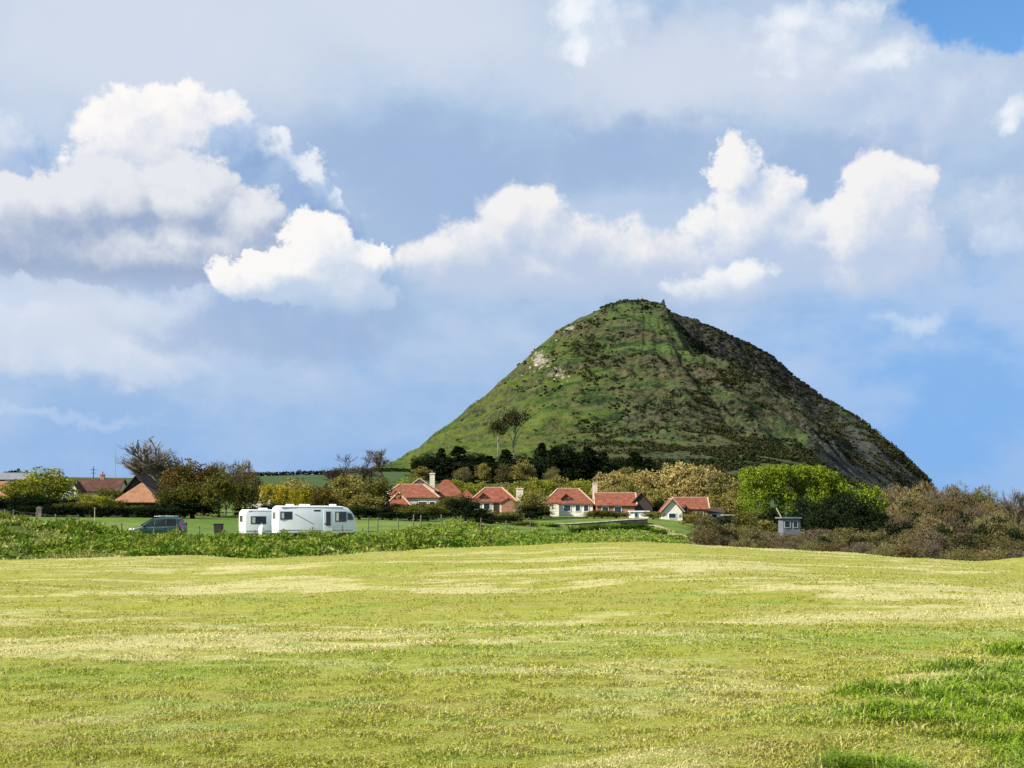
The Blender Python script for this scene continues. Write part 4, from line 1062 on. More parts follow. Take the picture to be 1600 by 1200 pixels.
for sgn in (-1, 1):
    for (xa, xb, xc, xd) in ((-0.98, -0.05, -0.05, -0.30), (0.03, 0.88, 0.88, 0.03), (0.96, 1.80, 1.68, 0.96)):
        q = [car_pt(xa, 0.06, sgn), car_pt(xb, 0.06, sgn), car_pt(xc, 0.84, sgn), car_pt(xd, 0.84, sgn)]
        MB().add(q + [(a_[0], a_[1] - sgn * 0.03, a_[2]) for a_ in q], [(0, 1, 2, 3), (7, 6, 5, 4), (0, 4, 5, 1), (1, 5, 6, 2), (2, 6, 7, 3), (3, 7, 4, 0)]).build('side_window', M['carglass'], car)
    MB().box(-1.02, -0.90, sgn * 1.0 - 0.10, sgn * 1.0 + 0.10, 1.02, 1.20).build('mirror', M['paint'], car, 0.03)
    MB().tube([(-0.1, sgn * 0.60, 1.80), (0.4, sgn * 0.61, 1.835), (1.5, sgn * 0.61, 1.825)], [0.02, 0.022, 0.02], 6).build('roof_rail', M['alloy'], car)
    MB().box(-2.13, -1.86, sgn * 0.66 - 0.13, sgn * 0.66 + 0.13, 0.70, 0.86).build('headlight', M['lens'], car, 0.04)
    MB().box(2.06, 2.15, sgn * 0.74 - 0.06, sgn * 0.74 + 0.06, 1.00, 1.32).build('tail_light', M['redlens'], car, 0.03)
    for xw in (-1.38, 1.32):
        wh = MB().tube([(xw, sgn * 0.72, 0.32), (xw, sgn * 0.92, 0.32)], [0.32, 0.32], 22).build('wheel', M['rubber'], car)
        MB().tube([(xw, sgn * 0.915, 0.32), (xw, sgn * 0.94, 0.32)], [0.21, 0.19], 16).build('rim', M['alloy'], wh)
    for xd in (-0.02, 0.92): MB().box(xd - 0.008, xd + 0.008, sgn * 0.905 - 0.006, sgn * 0.905 + 0.006, 0.40, 1.02).build('door_seam', M['black'], car)
    for xd in (-0.25, 0.70): MB().box(xd, xd + 0.17, sgn * 0.91 - 0.02, sgn * 0.91 + 0.02, 0.90, 0.94).build('door_handle', M['alloy'], car)
ws = [(-1.22, -0.62, 1.10), (-1.22, 0.62, 1.10), (-0.22, 0.53, 1.64), (-0.22, -0.53, 1.64)]
nrm = Vector((-0.48, 0, 0.88)) * 0.03
MB().add([tuple(Vector(a_) + nrm) for a_ in ws] + ws, [(0, 1, 2, 3), (7, 6, 5, 4), (0, 4, 5, 1), (1, 5, 6, 2), (2, 6, 7, 3), (3, 7, 4, 0)]).build('windscreen', M['carglass'], car)
ws = [(2.09, 0.58, 1.14), (2.09, -0.58, 1.14), (1.86, -0.52, 1.60), (1.86, 0.52, 1.60)]
nrm = Vector((0.9, 0, 0.42)) * 0.03
MB().add([tuple(Vector(a_) + nrm) for a_ in ws] + ws, [(0, 1, 2, 3), (7, 6, 5, 4), (0, 4, 5, 1), (1, 5, 6, 2), (2, 6, 7, 3), (3, 7, 4, 0)]).build('rear_window', M['carglass'], car)
MB().box(-2.19, -2.12, -0.28, 0.28, 0.46, 0.58).build('grille', M['black'], car)
MB().box(-0.12, -0.02, -0.3, 0.3, 1.76, 1.79).build('roof_aerial', M['black'], car)

def gpt(px, Y):
    x = (px - 800) / F * Y; return (x, Y, float(ground_z(x, Y)[0]))

# ================================================================== small things on the lawn and bank
t = thing('litter_bin', 'black bin standing on the lawn between car and caravans', 'bin', at(341.5, 834, 110))
MB().prism([(-0.30, 0), (0.30, 0), (0.34, 0.72), (-0.34, 0.72)], 'y', -0.3, 0.3).build('body', M['black'], t, 0.03)
MB().box(-0.37, 0.37, -0.33, 0.33, 0.72, 0.80).build('lid', M['black'], t, 0.02)
t = thing('marker_post', 'short white marker post on the lawn left of the car', 'post', at(137, 832, 100))
MB().box(-0.08, 0.08, -0.06, 0.06, -0.3, 0.5).build('post', M['white'], t, 0.015)
MB().prism([(-0.08, 0.5), (0.08, 0.5), (0.0, 0.57)], 'y', -0.06, 0.06).build('cap', M['white'], t)
t = thing('stone_pillar', 'small pale stone pillar in front of the dark wall at far left', 'pillar', at(62, 806, 148))
MB().box(-0.28, 0.28, -0.25, 0.25, -0.3, 0.75).build('shaft', M['stone'], t, 0.05)
MB().prism([(-0.32, 0.75), (0.32, 0.75), (0.12, 1.0), (-0.12, 1.0)], 'y', -0.28, 0.28).build('cap', M['stone'], t)
for px, lab, s_ in ((770, 'dark leaning timber board at the field edge, left of the two', 1), (795, 'dark leaning timber board at the field edge, right of the two', 1)):
    t = thing('leaning_board', lab, 'board', gpt(px + 3, 84))
    MB().bar((0.15, 0, -0.1), (-0.34, 0.1, 0.62), 0.30, 0.10).build('board', M['timber_dark'], t, 0.02)
    MB().bar((-0.30, 0.06, 0.45), (-0.25, 0.5, -0.1), 0.08).build('prop', M['timber_dark'], t)
def fence(name, label, posts, hgt, wires=(0.45, 0.9)):
    o = thing(name, label, 'fence', (posts[0][0], posts[0][1], posts[0][2]))
    o0 = Vector(posts[0]); tops = []
    for p_ in posts:
        q = Vector(p_) - o0; le = random.uniform(-0.08, 0.08); hh = hgt * random.uniform(0.85, 1.1)
        MB().tube([q + Vector((0, 0, -0.3)), q + Vector((le * 0.5, 0, hh * 0.5)), q + Vector((le, 0, hh))], [0.055, 0.055, 0.05], 7).build('post', M['timber'], o)
        tops.append((q, le, hh))
    for wz in wires:
        mb = MB()
        for (a_, la, ha), (b_, lb, hb) in zip(tops[:-1], tops[1:]):
            A = a_ + Vector((la * wz, -0.06, ha * wz)); B = b_ + Vector((lb * wz, -0.06, hb * wz))
            mb.tube([A, A.lerp(B, 0.5) - Vector((0, 0, 0.03)), B], [0.007, 0.007, 0.007], 4)
        mb.build('wire', M['wire'], o)
fence('wire_fence', 'post and wire fence along the top of the left bank by the car', [gpt(px, 94.5) for px in (-20, 20, 57, 88, 122, 157, 191, 240, 275, 311, 352, 398, 444, 490, 535)], 1.0)
fence('wire_fence', 'post and wire fence on the slope right of the caravans', [gpt(px, Y) for px, Y in ((575, 106), (590, 108), (622, 112), (645, 114), (657, 115), (690, 122), (721, 130), (751, 140), (790, 152), (828, 165))], 1.25)

# ================================================================== trees and bushes
ORD = ['first', 'second', 'third', 'fourth', 'fifth', 'sixth', 'seventh', 'eighth', 'ninth', 'tenth', 'eleventh', 'twelfth', 'thirteenth', 'fourteenth', 'fifteenth', 'sixteenth', 'seventeenth', 'eighteenth', 'nineteenth', 'twentieth',
       'twenty-first', 'twenty-second', 'twenty-third', 'twenty-fourth', 'twenty-fifth', 'twenty-sixth', 'twenty-seventh', 'twenty-eighth', 'twenty-ninth', 'thirtieth', 'thirty-first', 'thirty-second', 'thirty-third', 'thirty-fourth', 'thirty-fifth', 'thirty-sixth', 'thirty-seventh', 'thirty-eighth', 'thirty-ninth', 'fortieth']
# left
plant('yellowgreen0', 'broadleaf_tree', 'yellow-green bushy tree at the far left below the far dark wood', 'tree', 72, 195, 729, 84)
plant('yellowgreen1', 'broadleaf_tree', 'smaller yellow-green tree in front of the large one at far left', 'tree', 32, 188, 748, 56)
plant('bare_big', 'bare_tree', 'big pale-limbed bare tree fanning out left above the dark gabled house', 'tree', 268, 200, 684, 84, rz=0.0)
plant('twigmauve1', 'bare_tree', 'grey twiggy tree filling in behind the big bare tree', 'tree', 256, 206, 706, 56)
for k, (kd, px, Y, top, w, lab) in enumerate([
    ('russet0', 288, 168, 714, 66, 'russet-brown leafing tree right of the big bare tree'),
    ('russet1', 318, 172, 720, 62, 'second russet-brown tree right of the big bare tree'),
    ('olive0', 342, 158, 728, 56, 'olive-brown tree with a dark trunk standing on the lawn edge'),
    ('twigmauve0', 352, 178, 722, 56, 'grey twiggy tree rising behind the olive-brown trees'),
    ('olive1', 300, 160, 752, 60, 'low dark olive tree behind the car'),
    ('olive1', 268, 158, 762, 44, 'dark olive bush right of the orange hip roof'),
    ('olive0', 382, 165, 745, 40, 'olive tree left of the pale-gabled cottage'),
    ('twig1', 384, 182, 722, 46, 'round-topped bare tree above the smaller caravan')]):
    plant(kd, 'broadleaf_tree' if 'twig' not in kd else 'bare_tree', lab, 'tree', px, Y, top, w, 'trees behind the car')
plant('yellow0', 'flowering_bush', 'bright yellow bush above the larger caravan', 'bush', 427, 178, 754, 52)
for k, (kd, px, Y, top, w, lab) in enumerate([
    ('khaki0', 460, 186, 752, 54, 'khaki bush right of the bright yellow bush'),
    ('yellow0', 466, 176, 768, 34, 'small amber-yellow bush above the roof of the larger caravan'),
    ('russet1', 500, 184, 765, 50, 'russet bush under the wind-bent bare tree'),
    ('khaki1', 545, 190, 745, 62, 'broad khaki bush right of the wind-bent bare tree'),
    ('olive1', 586, 196, 752, 52, 'olive bush left of the stepped-roof red house'),
    ('khaki0', 570, 182, 776, 52, 'low khaki bush in front of the olive bush by the red house'),
    ('dark0', 560, 168, 790, 60, 'dark low bush right of the larger caravan'),
    ('dark1', 598, 170, 792, 44, 'dark low bush below the stepped-roof red house'),
    ('dark0', 520, 164, 786, 46, 'dark bush close behind the front end of the larger caravan'),
    ('dark1', 432, 162, 786, 60, 'dark bush close behind the roof of the larger caravan'),
    ('dark0', 392, 160, 790, 44, 'dark bush close behind the smaller caravan'),
    ('dark1', 300, 150, 782, 80, 'dark hedge bush behind the car roof'),
    ('dark0', 255, 152, 786, 60, 'dark hedge bush right below the orange hip roof'),
    ('olive0', 640, 172, 790, 40, 'olive garden bush in front of the stepped-roof red house'),
    ('olive1', 668, 176, 788, 44, 'olive garden bush below the tall chimney'),
    ('dark1', 690, 182, 796, 34, 'dark round garden bush below the faded red roof'),
    ('olive0', 712, 200, 770, 40, 'olive tree between the faded red roof and the dormered house'),
    ('dark0', 728, 190, 776, 48, 'dark tree left of the dormered red-roofed house'),
    ('olive1', 760, 205, 798, 40, 'olive bush in front of the dormered red-roofed house'),
    ('khaki1', 795, 205, 800, 40, 'khaki bush below the square pale chimney'),
    ('khaki0', 832, 230, 766, 42, 'khaki tree between the square chimney and the white-walled house'),
    ('dark1', 828, 222, 790, 34, 'dark bush left of the white-walled house'),
    ('olive0', 940, 236, 796, 34, 'olive bush right of the white-walled house'),
    ('khaki1', 928, 236, 800, 30, 'small khaki bush at the right foot of the white-walled house')]):
    plant(kd, 'garden_bush', lab, 'bush', px, Y, top - (2 if px > 600 else 7 if px > 440 and top < 780 else 0), w * 1.1, 'garden bushes among the houses')
more = [('olive1', 622, 196, 788, 44, 'olive bush hiding the left corner of the stepped-roof house'), ('khaki0', 655, 205, 786, 44, 'khaki bush against the front of the stepped-roof house'), ('dark0', 676, 188, 798, 40, 'dark low bush on the lawn below the stepped-roof house'),
    ('russet0', 704, 240, 776, 40, 'russet bush against the faded red hip roof'), ('dark1', 745, 196, 796, 44, 'dark bush at the left foot of the dormered house'), ('dark0', 815, 214, 800, 44, 'dark bush below the gap left of the white-walled house'),
    ('olive1', 846, 232, 796, 30, 'olive bush at the left wall of the white house'), ('dark1', 792, 196, 806, 40, 'dark low bush in front of the square pale chimney'), ('dark0', 770, 190, 808, 40, 'dark low bush in front of the dormered house'),
    ('olive0', 962, 238, 800, 40, 'olive bush in front of the low red-roofed house'), ('khaki1', 1020, 236, 800, 30, 'khaki bush right of the white summerhouse'), ('khaki0', 1086, 228, 800, 34, 'khaki bush hiding the right wall of the steep-gabled cottage'),
    ('dark1', 1120, 200, 808, 50, 'dark bush left of the pale flat-roofed shed'), ('olive1', 1170, 215, 800, 50, 'olive bush right of the pale flat-roofed shed'), ('khaki1', 1192, 212, 812, 36, 'khaki bush left of the blue-grey hut'),
    ('dark0', 612, 165, 800, 40, 'dark low bush left on the slope below the stepped-roof house'), ('dark1', 648, 168, 802, 44, 'dark low bush behind the fence on the slope'), ('dark0', 470, 168, 790, 60, 'dark bush behind the middle of the larger caravan roof'), ('khaki0', 486, 192, 760, 50, 'khaki bush at the trunk of the wind-bent tree'), ('russet0', 520, 194, 756, 50, 'russet bush right of the trunk of the wind-bent tree')]
for kd, px, Y, top, w, lab in more: plant(kd, 'garden_bush', lab, 'bush', px, Y, top - 2, w * 1.2, 'garden bushes among the houses')
gaps = [(1420, 246, 788, 40), (1462, 240, 792, 36), (1500, 206, 800, 34), (1440, 205, 806, 40), (1556, 206, 812, 36), (1528, 172, 824, 34), (1470, 172, 822, 34), (1405, 172, 818, 44), (1510, 142, 848, 30), (1340, 144, 842, 30), (1286, 144, 842, 28), (1590, 170, 830, 36), (1136, 142, 836, 36)]  # near-black bushes added to stand for the shaded gaps in the wood
go = sorted(range(len(gaps)), key=lambda i: gaps[i][0])
for k, (px, Y, top, w) in enumerate(gaps): plant(f'dark{k % 2}', 'dark_bush', f'near-black bush added as shade between the brown twiggy bushes, {ORD[go.index(k)]} from left', 'bush', px, Y - 8, top - 6, w * 1.1, 'bushes added as shade in the brown wood')
plant('bare_wind', 'bare_tree', 'wind-bent bare tree with a dark trunk above the larger caravan', 'tree', 512, 200, 707, 96, rz=0.4)
plant('bare_small', 'bare_tree', 'small bare tree on the skyline at the left foot of the hill', 'tree', 601, 640, 700, 46, rz=1.0)
plant('bare_small', 'bare_tree', 'half-seen bare tree against the sky at the right edge', 'tree', 1594, 210, 763, 56, rz=2.2)
for k, px in enumerate((470, 424, 400, 545, 560)):
    plant('bare_small', 'skyline_tree', f'tiny bare tree on the far skyline, {ORD[sorted((470, 424, 400, 545, 560)).index(px)]} from the left', 'tree', px, 790, (733, 737, 738, 732, 733)[k], 9, 'tiny trees on the left skyline')
# hedge at the foot of the left houses
for k, (px, top, w, kd) in enumerate(((5, 778, 70, 'hedge0'), (48, 770, 64, 'dark0'), (88, 776, 60, 'hedge0'), (118, 784, 70, 'hedge1'), (152, 772, 48, 'yellowgreen1'), (176, 776, 40, 'olive0'), (228, 788, 70, 'hedge1'), (20, 784, 80, 'hedge1'), (60, 789, 90, 'hedge0'), (130, 790, 90, 'hedge0'), (200, 791, 90, 'hedge0'), (258, 792, 70, 'hedge0'), (166, 762, 46, 'olive1'), (124, 770, 40, 'yellowgreen0'))):
    lab = {0: 'dark clipped hedge at the left edge behind the stone wall', 1: 'dark rounded bush below the yellow-green trees', 2: 'dark hedge below the pale blue trailer', 3: 'olive hedge in front of the cream-gabled cottage', 4: 'yellow-green bush left of the orange hip roof', 5: 'olive bush touching the left eave of the orange roof', 6: 'low olive hedge in front of the orange-roofed house', 7: 'low olive hedge in the left corner above the stone wall', 8: 'low near-black hedge in front of the wall, far left', 9: 'low near-black hedge left of the orange-roofed house', 10: 'low near-black hedge before the orange-roofed house', 11: 'low near-black hedge behind the nose of the car', 12: 'olive bush hiding the right end of the red-brown roof', 13: 'small yellow-green bush in front of the cream gable'}[k]
    plant(kd, 'hedge' if 'hedge' in kd else 'garden_bush', lab, 'hedge' if 'hedge' in kd else 'bush', px, (158 + (k % 3) * 5) if k < 8 else 149 if k < 12 else 176, top, w, 'hedges along the left lawn', 0.0 if 'hedge' in kd else None)
# yellow-green bushes behind the houses
yg = [(718, 748, 50), (748, 752, 46), (786, 753, 52), (818, 750, 48), (846, 745, 46), (870, 742, 50), (898, 748, 46), (925, 750, 48), (652, 752, 40), (640, 744, 46)]
order = sorted(range(len(yg)), key=lambda i: yg[i][0])
for k, (px, top, w) in enumerate(yg):
    plant(['yellowgreen0', 'yellowgreen1', 'khaki0'][k % 3], 'leafing_tree', f'yellow-green leafing tree behind the red roofs, {ORD[order.index(k)]} from the left', 'tree', px, 300 + (k % 3) * 14, top, w, 'yellow-green trees behind the red roofs')
bl = [('blond0', 952, 282, 735, 56, 'blond leafing tree above the low red-roofed house'), ('khaki1', 985, 290, 738, 56, 'khaki tree behind the dark gable of the low house'), ('blond1', 1010, 284, 732, 60, 'blond tree above the white summerhouse'),
      ('blond0', 1058, 282, 720, 62, 'tall pale blond tree directly behind the steep-gabled cottage'), ('blond1', 1095, 278, 724, 56, 'pale blond tree right of the tallest blond tree'), ('khaki0', 1128, 276, 738, 58, 'khaki tree between the blond trees and the lime-green hedge'),
      ('khaki1', 1030, 268, 762, 46, 'lower khaki tree left of the steep-gabled cottage'), ('khaki0', 1112, 262, 772, 40, 'low khaki bush at the right end of the cottage roof'), ('khaki1', 1150, 262, 765, 54, 'rounded khaki bush left of the lime-green hedge'),
      ('dark0', 1028, 258, 782, 34, 'dark bush between the dark gable and the steep-gabled cottage'), ('khaki0', 975, 276, 752, 44, 'khaki bush over the ridge of the low house')]
for kd, px, Y, top, w, lab in bl: plant(kd, 'leafing_tree', lab, 'tree', px, Y, top, w, 'blond trees behind the cottage')
# lime hedge and its dark companions
plant('lime0', 'tall_hedge', 'big flat-topped lime-green clump of trees right of the cottages', 'hedge', 1246, 236, 724, 168, rz=0.0)
plant('lime1', 'tall_hedge', 'lower lime-green tree at the right end of the flat-topped clump', 'tree', 1352, 244, 752, 74)
for k, (px, Y, top, w, lab) in enumerate(((1258, 214, 774, 50, 'dark tree under the left half of the lime-green clump'), (1284, 210, 776, 56, 'dark tree under the middle of the lime-green clump'), (1318, 208, 764, 66, 'dark rounded tree under the right end of the lime-green clump'), (1345, 204, 775, 54, 'dark tree right of the lime-green clump'), (1205, 214, 790, 44, 'dark bush left of the blue-grey hut'), (1375, 200, 790, 44, 'dark bush at the left end of the brown wood'), (1290, 200, 792, 70, 'dark thicket right of the blue-grey hut'))):
    plant(f'dark{k % 2}', 'dark_tree', lab, 'tree', px, Y, top, w, 'dark trees under the lime-green clump')
# brown wood on the right: rows from the back to the front
rows = [
    (320, 'back', [(1400, 758, 60), (1446, 754, 58), (1492, 755, 62), (1535, 762, 56), (1572, 782, 50), (1608, 800, 50)]),
    (270, 'second', [(1385, 772, 58), (1425, 768, 62), (1470, 767, 60), (1512, 773, 60), (1552, 784, 56), (1590, 800, 52)]),
    (225, 'third', [(1400, 790, 54), (1438, 786, 58), (1480, 786, 60), (1524, 790, 60), (1566, 798, 58), (1606, 810, 50)]),
    (188, 'fourth', [(1412, 806, 48), (1450, 804, 54), (1492, 806, 58), (1536, 808, 58), (1580, 816, 58)]),
    (160, 'front', [(1108, 810, 42), (1140, 818, 50), (1172, 822, 46), (1206, 830, 44), (1240, 832, 46), (1275, 826, 50), (1310, 824, 52), (1345, 828, 48), (1380, 826, 50), (1416, 828, 52), (1452, 826, 56), (1490, 828, 58), (1530, 832, 58), (1572, 838, 58), (1610, 842, 50)])]
tw = ['twig', 'twigolive', 'twigmauve']
for ri, (Y, rn, lst) in enumerate(rows):
    for k, (px, top, w) in enumerate(lst):
        kd = (['twig', 'twigmauve', 'twig', 'twigolive'] if ri < 3 else ['twigolive', 'twig', 'twigolive', 'twigmauve'])[(k * 2 + ri + k // 3) % 4] + str((k + ri) % 3)
        word = {'twig': 'brown', 'twigo': 'olive-brown', 'twigm': 'mauve-brown'}[kd[:5] if kd[4] in 'om' and len(kd) > 5 else 'twig']
        where = 'low hedge along the field edge' if rn == 'front' else f'{rn} row of the brown wood'
        plant(kd, 'thicket_bush', f'{word} twiggy bush, {ORD[k]} from left in the {where}', 'bush', px, Y + random.uniform(-6, 6), top, w * 1.12, 'brown twiggy bushes on the right')
fr = [(1098, 826, 40), (1125, 834, 42), (1160, 838, 40), (1195, 842, 40), (1230, 844, 40), (1268, 842, 42), (1305, 844, 42), (1342, 846, 40), (1380, 848, 42), (1418, 850, 44), (1458, 850, 46), (1500, 852, 48), (1545, 856, 46), (1588, 858, 46)]
for k, (px, top, w) in enumerate(fr):
    plant(tw[(k * 2) % 3] + str(k % 3), 'hedge_bush', f'small twiggy hedge bush nearest the field, {ORD[k]} from the left', 'bush', px, 128 + random.uniform(-4, 4), top, w * 1.15, 'small hedge bushes at the edge of the field')
# green shrubs on the slope below the houses
sh = [(742, 150, 829, 30), (905, 168, 822, 34), (935, 172, 818, 36), (968, 172, 818, 36), (1000, 172, 816, 36), (880, 150, 832, 26), (1028, 160, 826, 30), (1050, 150, 836, 30), (990, 140, 836, 40), (945, 136, 838, 40), (860, 195, 818, 30), (820, 185, 814, 36), (785, 190, 812, 34), (1065, 130, 846, 26), (700, 118, 826, 22)]
so = sorted(range(len(sh)), key=lambda i: sh[i][0])
for k, (px, Y, top, w) in enumerate(sh):
    plant(['shrub0', 'shrub1', 'olive0'][k % 3 if px < 900 else k % 2], 'green_shrub', f'green shrub on the slope below the houses, {ORD[so.index(k)]} from the left', 'bush', px, Y, top, w, 'green shrubs on the slope')
# dark trees at the foot of the hill
dk = [(672, 706, 30), (690, 700, 26), (716, 697, 34), (742, 706, 34), (764, 712, 30), (790, 702, 34), (816, 708, 30), (846, 692, 30), (868, 698, 36), (892, 692, 38), (918, 698, 36), (942, 706, 34), (968, 712, 34), (992, 706, 36), (1012, 716, 26), (655, 712, 22), (705, 716, 34), (880, 712, 44), (925, 716, 44), (668, 722, 44), (700, 722, 48), (735, 722, 48), (770, 724, 46), (805, 722, 46), (842, 718, 46), (905, 722, 50), (955, 724, 50), (985, 726, 46)]
do = sorted(range(len(dk)), key=lambda i: dk[i][0])
for k, (px, top, w) in enumerate(dk):
    plant('conifer%d' % (k % 2) if k % 3 else 'dark%d' % (k % 2), 'dark_conifer', f'near-black tree in the belt at the foot of the hill, {ORD[do.index(k)]} from the left', 'tree', px, (700 if k < 19 else 650) + (k % 4) * 12, top, w * 1.25, 'near-black trees at the foot of the hill')
pb = [(660, 640, 728, 26, 'khaki0'), (755, 636, 722, 24, 'khaki1'), (788, 634, 726, 30, 'twigolive0'), (818, 632, 716, 32, 'khaki0'), (722, 636, 730, 24, 'twigolive1'), (862, 634, 730, 26, 'twigolive2'), (978, 636, 728, 30, 'khaki1')]
po = sorted(range(len(pb)), key=lambda i: pb[i][0])
for k, (px, Y, top, w, kd) in enumerate(pb):
    plant(kd, 'pale_tree', f'pale olive tree against the near-black belt below the hill, {ORD[po.index(k)]} from the left', 'tree', px, Y, top, w, 'pale trees in front of the near-black belt')
wd = [(852, 822), (876, 821), (902, 820), (928, 819), (954, 818), (980, 817), (1004, 816)]
for k, (px, top) in enumerate(wd):
    plant('dark%d' % (k % 2) if k % 3 != 1 else 'shrub0', 'wall_shrub', f'dark shrub at the foot of the long retaining wall, {ORD[k]} from the left', 'bush', px, 203 + (k % 2) * 3, top + 1, 30, 'dark shrubs along the retaining wall')
plant('umbrella0', 'umbrella_tree', 'taller flat-crowned dark tree standing out on the lower left hillside', 'tree', 803, 800, 637, 44, rz=0.3)
plant('umbrella0', 'umbrella_tree', 'shorter flat-crowned dark tree left of the taller one on the hillside', 'tree', 778, 795, 652, 30, rz=2.0)
# far wood on the left skyline
r = np.random.default_rng(77); P_ = []; O_ = []
for k in range(60):
    px = r.uniform(-260, 46); Y = r.uniform(800, 860); x = (px - 800) / F * Y
    z0 = float(ground_z(x, Y)[0]); hh = r.uniform(3.0, 4.6)
    dd_ = r.normal(size=(50, 3)); dd_ /= np.linalg.norm(dd_, axis=1)[:, None]
    P_.append(np.array([x, Y, z0 + hh * 0.55]) + dd_ * np.array([4.0, 4.0, hh * 0.5]) * r.uniform(0.4, 1, (50, 1))); O_.append(dd_)
P_ = np.concatenate(P_); O_ = np.concatenate(O_)
tag(link('distant_wood', mk_crown('distant_wood', [leaves(P_, 1.3, r, outward=O_)], M['darkgreen'])), 'dark far-off wood on the skyline at the left edge', 'wood', None, 'stuff')
# dark hedge line along the left skyline
P_ = []; O_ = []
for px in np.arange(270, 640, 1.6):
    Y = 800 + r.uniform(-4, 4); x = (px - 800) / F * Y; z0 = float(ground_z(x, Y)[0])
    dd_ = r.normal(size=(16, 3)); dd_ /= np.linalg.norm(dd_, axis=1)[:, None]
    P_.append(np.array([x, Y, z0 + 0.5]) + dd_ * np.array([0.9, 0.9, 1.0 + 0.5 * r.uniform()])); O_.append(dd_)
P_ = np.concatenate(P_); O_ = np.concatenate(O_)
tag(link('skyline_hedge', mk_crown('skyline_hedge', [leaves(P_, 0.8, r, outward=O_)], M['darkgreen'])), 'thin dark hedge line running along the left skyline to the hill', 'hedge', None, 'stuff')

# ================================================================== on the hill
def boulder_mesh(seed):
    bm = bmesh.new(); bmesh.ops.create_icosphere(bm, subdivisions=2, radius=1.0); rd = random.Random(seed)
    for _ in range(11):
        n_ = Vector((rd.uniform(-1, 1), rd.uniform(-1, 1), rd.uniform(-0.4, 1))).normalized(); d__ = rd.uniform(0.4, 0.8)
        for v_ in bm.verts:
            t_ = v_.co.dot(n_)
            if t_ > d__: v_.co -= n_ * (t_ - d__)
    me = bpy.data.meshes.new('boulder'); bm.to_mesh(me); bm.free(); me.materials.append(M['rock']); return me
BM_ = [boulder_mesh(s) for s in range(4)]
def hill_hit(px, py):
    """where the line of sight through that spot meets the hill"""
    Y = np.linspace(650, 1180, 1600); x = (px - 800) / F * Y; z = EYE + (HZ - py) / F * Y
    hz = hill_z(x, Y); k = np.argmax(hz >= z)
    return Vector((x[k], Y[k], hz[k]))
rocks = [(838, 550, 6), (832, 559, 5), (846, 559, 6), (852, 566, 7), (840, 569, 7), (829, 573, 5), (857, 573, 5), (865, 563, 6), (868, 575, 5), (861, 583, 5), (872, 585, 6), (880, 590, 7), (887, 595, 5), (815, 587, 4), (835, 581, 4), (893, 512, 5), (884, 517, 4),
         (870, 531, 4), (930, 498, 3), (848, 548, 4), (844, 575, 5), (876, 578, 4), (858, 558, 5), (890, 588, 4), (866, 592, 4), (826, 566, 4), (900, 506, 3), (878, 600, 3), (912, 545, 3), (896, 560, 3)]
ro_ = sorted(range(len(rocks)), key=lambda i: rocks[i][0])
for k, (px, py, s_) in enumerate(rocks):
    p = hill_hit(px, py); rr_ = s_ * p.y / F * 0.75
    o = tag(link('boulder', BM_[k % 4]), f'pale rock on the left shoulder of the hill, {ORD[ro_.index(k)]} from the left', 'rock', 'pale rocks on the left shoulder of the hill')
    o.location = p - Vector((0, 0, rr_ * 0.35)); o.scale = (rr_ * random.uniform(0.7, 1.5), rr_, rr_ * random.uniform(0.6, 1.3)); o.rotation_euler = (random.uniform(-.4, .4), random.uniform(-.4, .4), random.uniform(0, 6))
# summit ruin, arch, cairn
zs = float(hill_z(np.array([HX + 18]), np.array([HY - 4]))[0])
t = thing('ruined_lookout', 'dark ruined stone lookout standing on the right of the summit', 'ruin', (at(1029, 480, 1148).x, 1146, zs + 0.4))
MB().box(-5.5, -3.9, -1, 1.2, -1, 4.6).build('wall_stub', M['rock_dark'], t, 0.3)
MB().box(2.0, 5.0, -1.4, 1.6, -3, 4.4).prism([(2.4, 4.4), (4.6, 4.4), (4.4, 6.8), (3.0, 6.2)], 'y', -1.2, 1.3).build('tower_stub', M['rock_dark'], t)
MB().box(-3.9, 2.0, -0.8, 0.6, -1.5, 2.0).build('low_wall', M['rock_dark'], t)
t = thing('whalebone_arch', 'thin pale upright arch on the very top of the hill', 'arch', (at(1002, 475, 1150).x, 1150, PEAK.z - 0.5))
for sx in (-1, 1): MB().tube([(sx * 1.0, 0, -0.5), (sx * 1.1, 0, 2.5), (sx * 0.7, 0, 4.6), (0.03 * sx, 0, 5.8)], [0.28, 0.26, 0.22, 0.16], 7).build('jawbone', M['coping'], t)
t = thing('summit_cairn', 'low stone cairn at the left end of the summit', 'cairn', (at(972, 474, 1150).x, 1148, float(hill_z(np.array([at(972, 474, 1150).x]), np.array([1148]))[0])))
for k in range(9):
    o = link('stone', BM_[k % 4], None, t); a_ = k * 2.4
    o.location = (math.cos(a_) * (1.6 if k < 6 else 0.5), math.sin(a_) * (1.6 if k < 6 else 0.5), 0.3 if k < 6 else 1.1); o.scale = (0.9, 0.9, 0.7)

# scrub and gorse over the hill face
r = np.random.default_rng(5)
N = 60000
ax = r.uniform(-260, 260, N); ay = r.uniform(-420, 30, N)
hz, cm, sm = hill_parts(HX + ax, HY + ay)
nz = fbm(ax * 0.018, ay * 0.045 + ax * 0.012, 4, 61); nz2 = fbm(ax * 0.07, ay * 0.11, 3, 71)
left_open = sstep(-40, -110, ax + ay * 0.05)
pr = sstep(0.45, 0.56, nz * 0.6 + nz2 * 0.4) * (1 - 0.97 * left_open) * (0.35 + 0.65 * sstep(-40, 60, ax))
pr = np.maximum(pr, 0.9 * hill_parts.riser * (1 - left_open) * sstep(0.44, 0.56, nz2))
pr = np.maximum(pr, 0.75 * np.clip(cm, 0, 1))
pr *= 1 - ((ax > 2) & (ax < 36) & (np.abs(ay) < 28))
pr *= (hz > 8) * (np.hypot(ax, ay) > 12)
keep = r.uniform(0, 1, N) < pr * 0.85
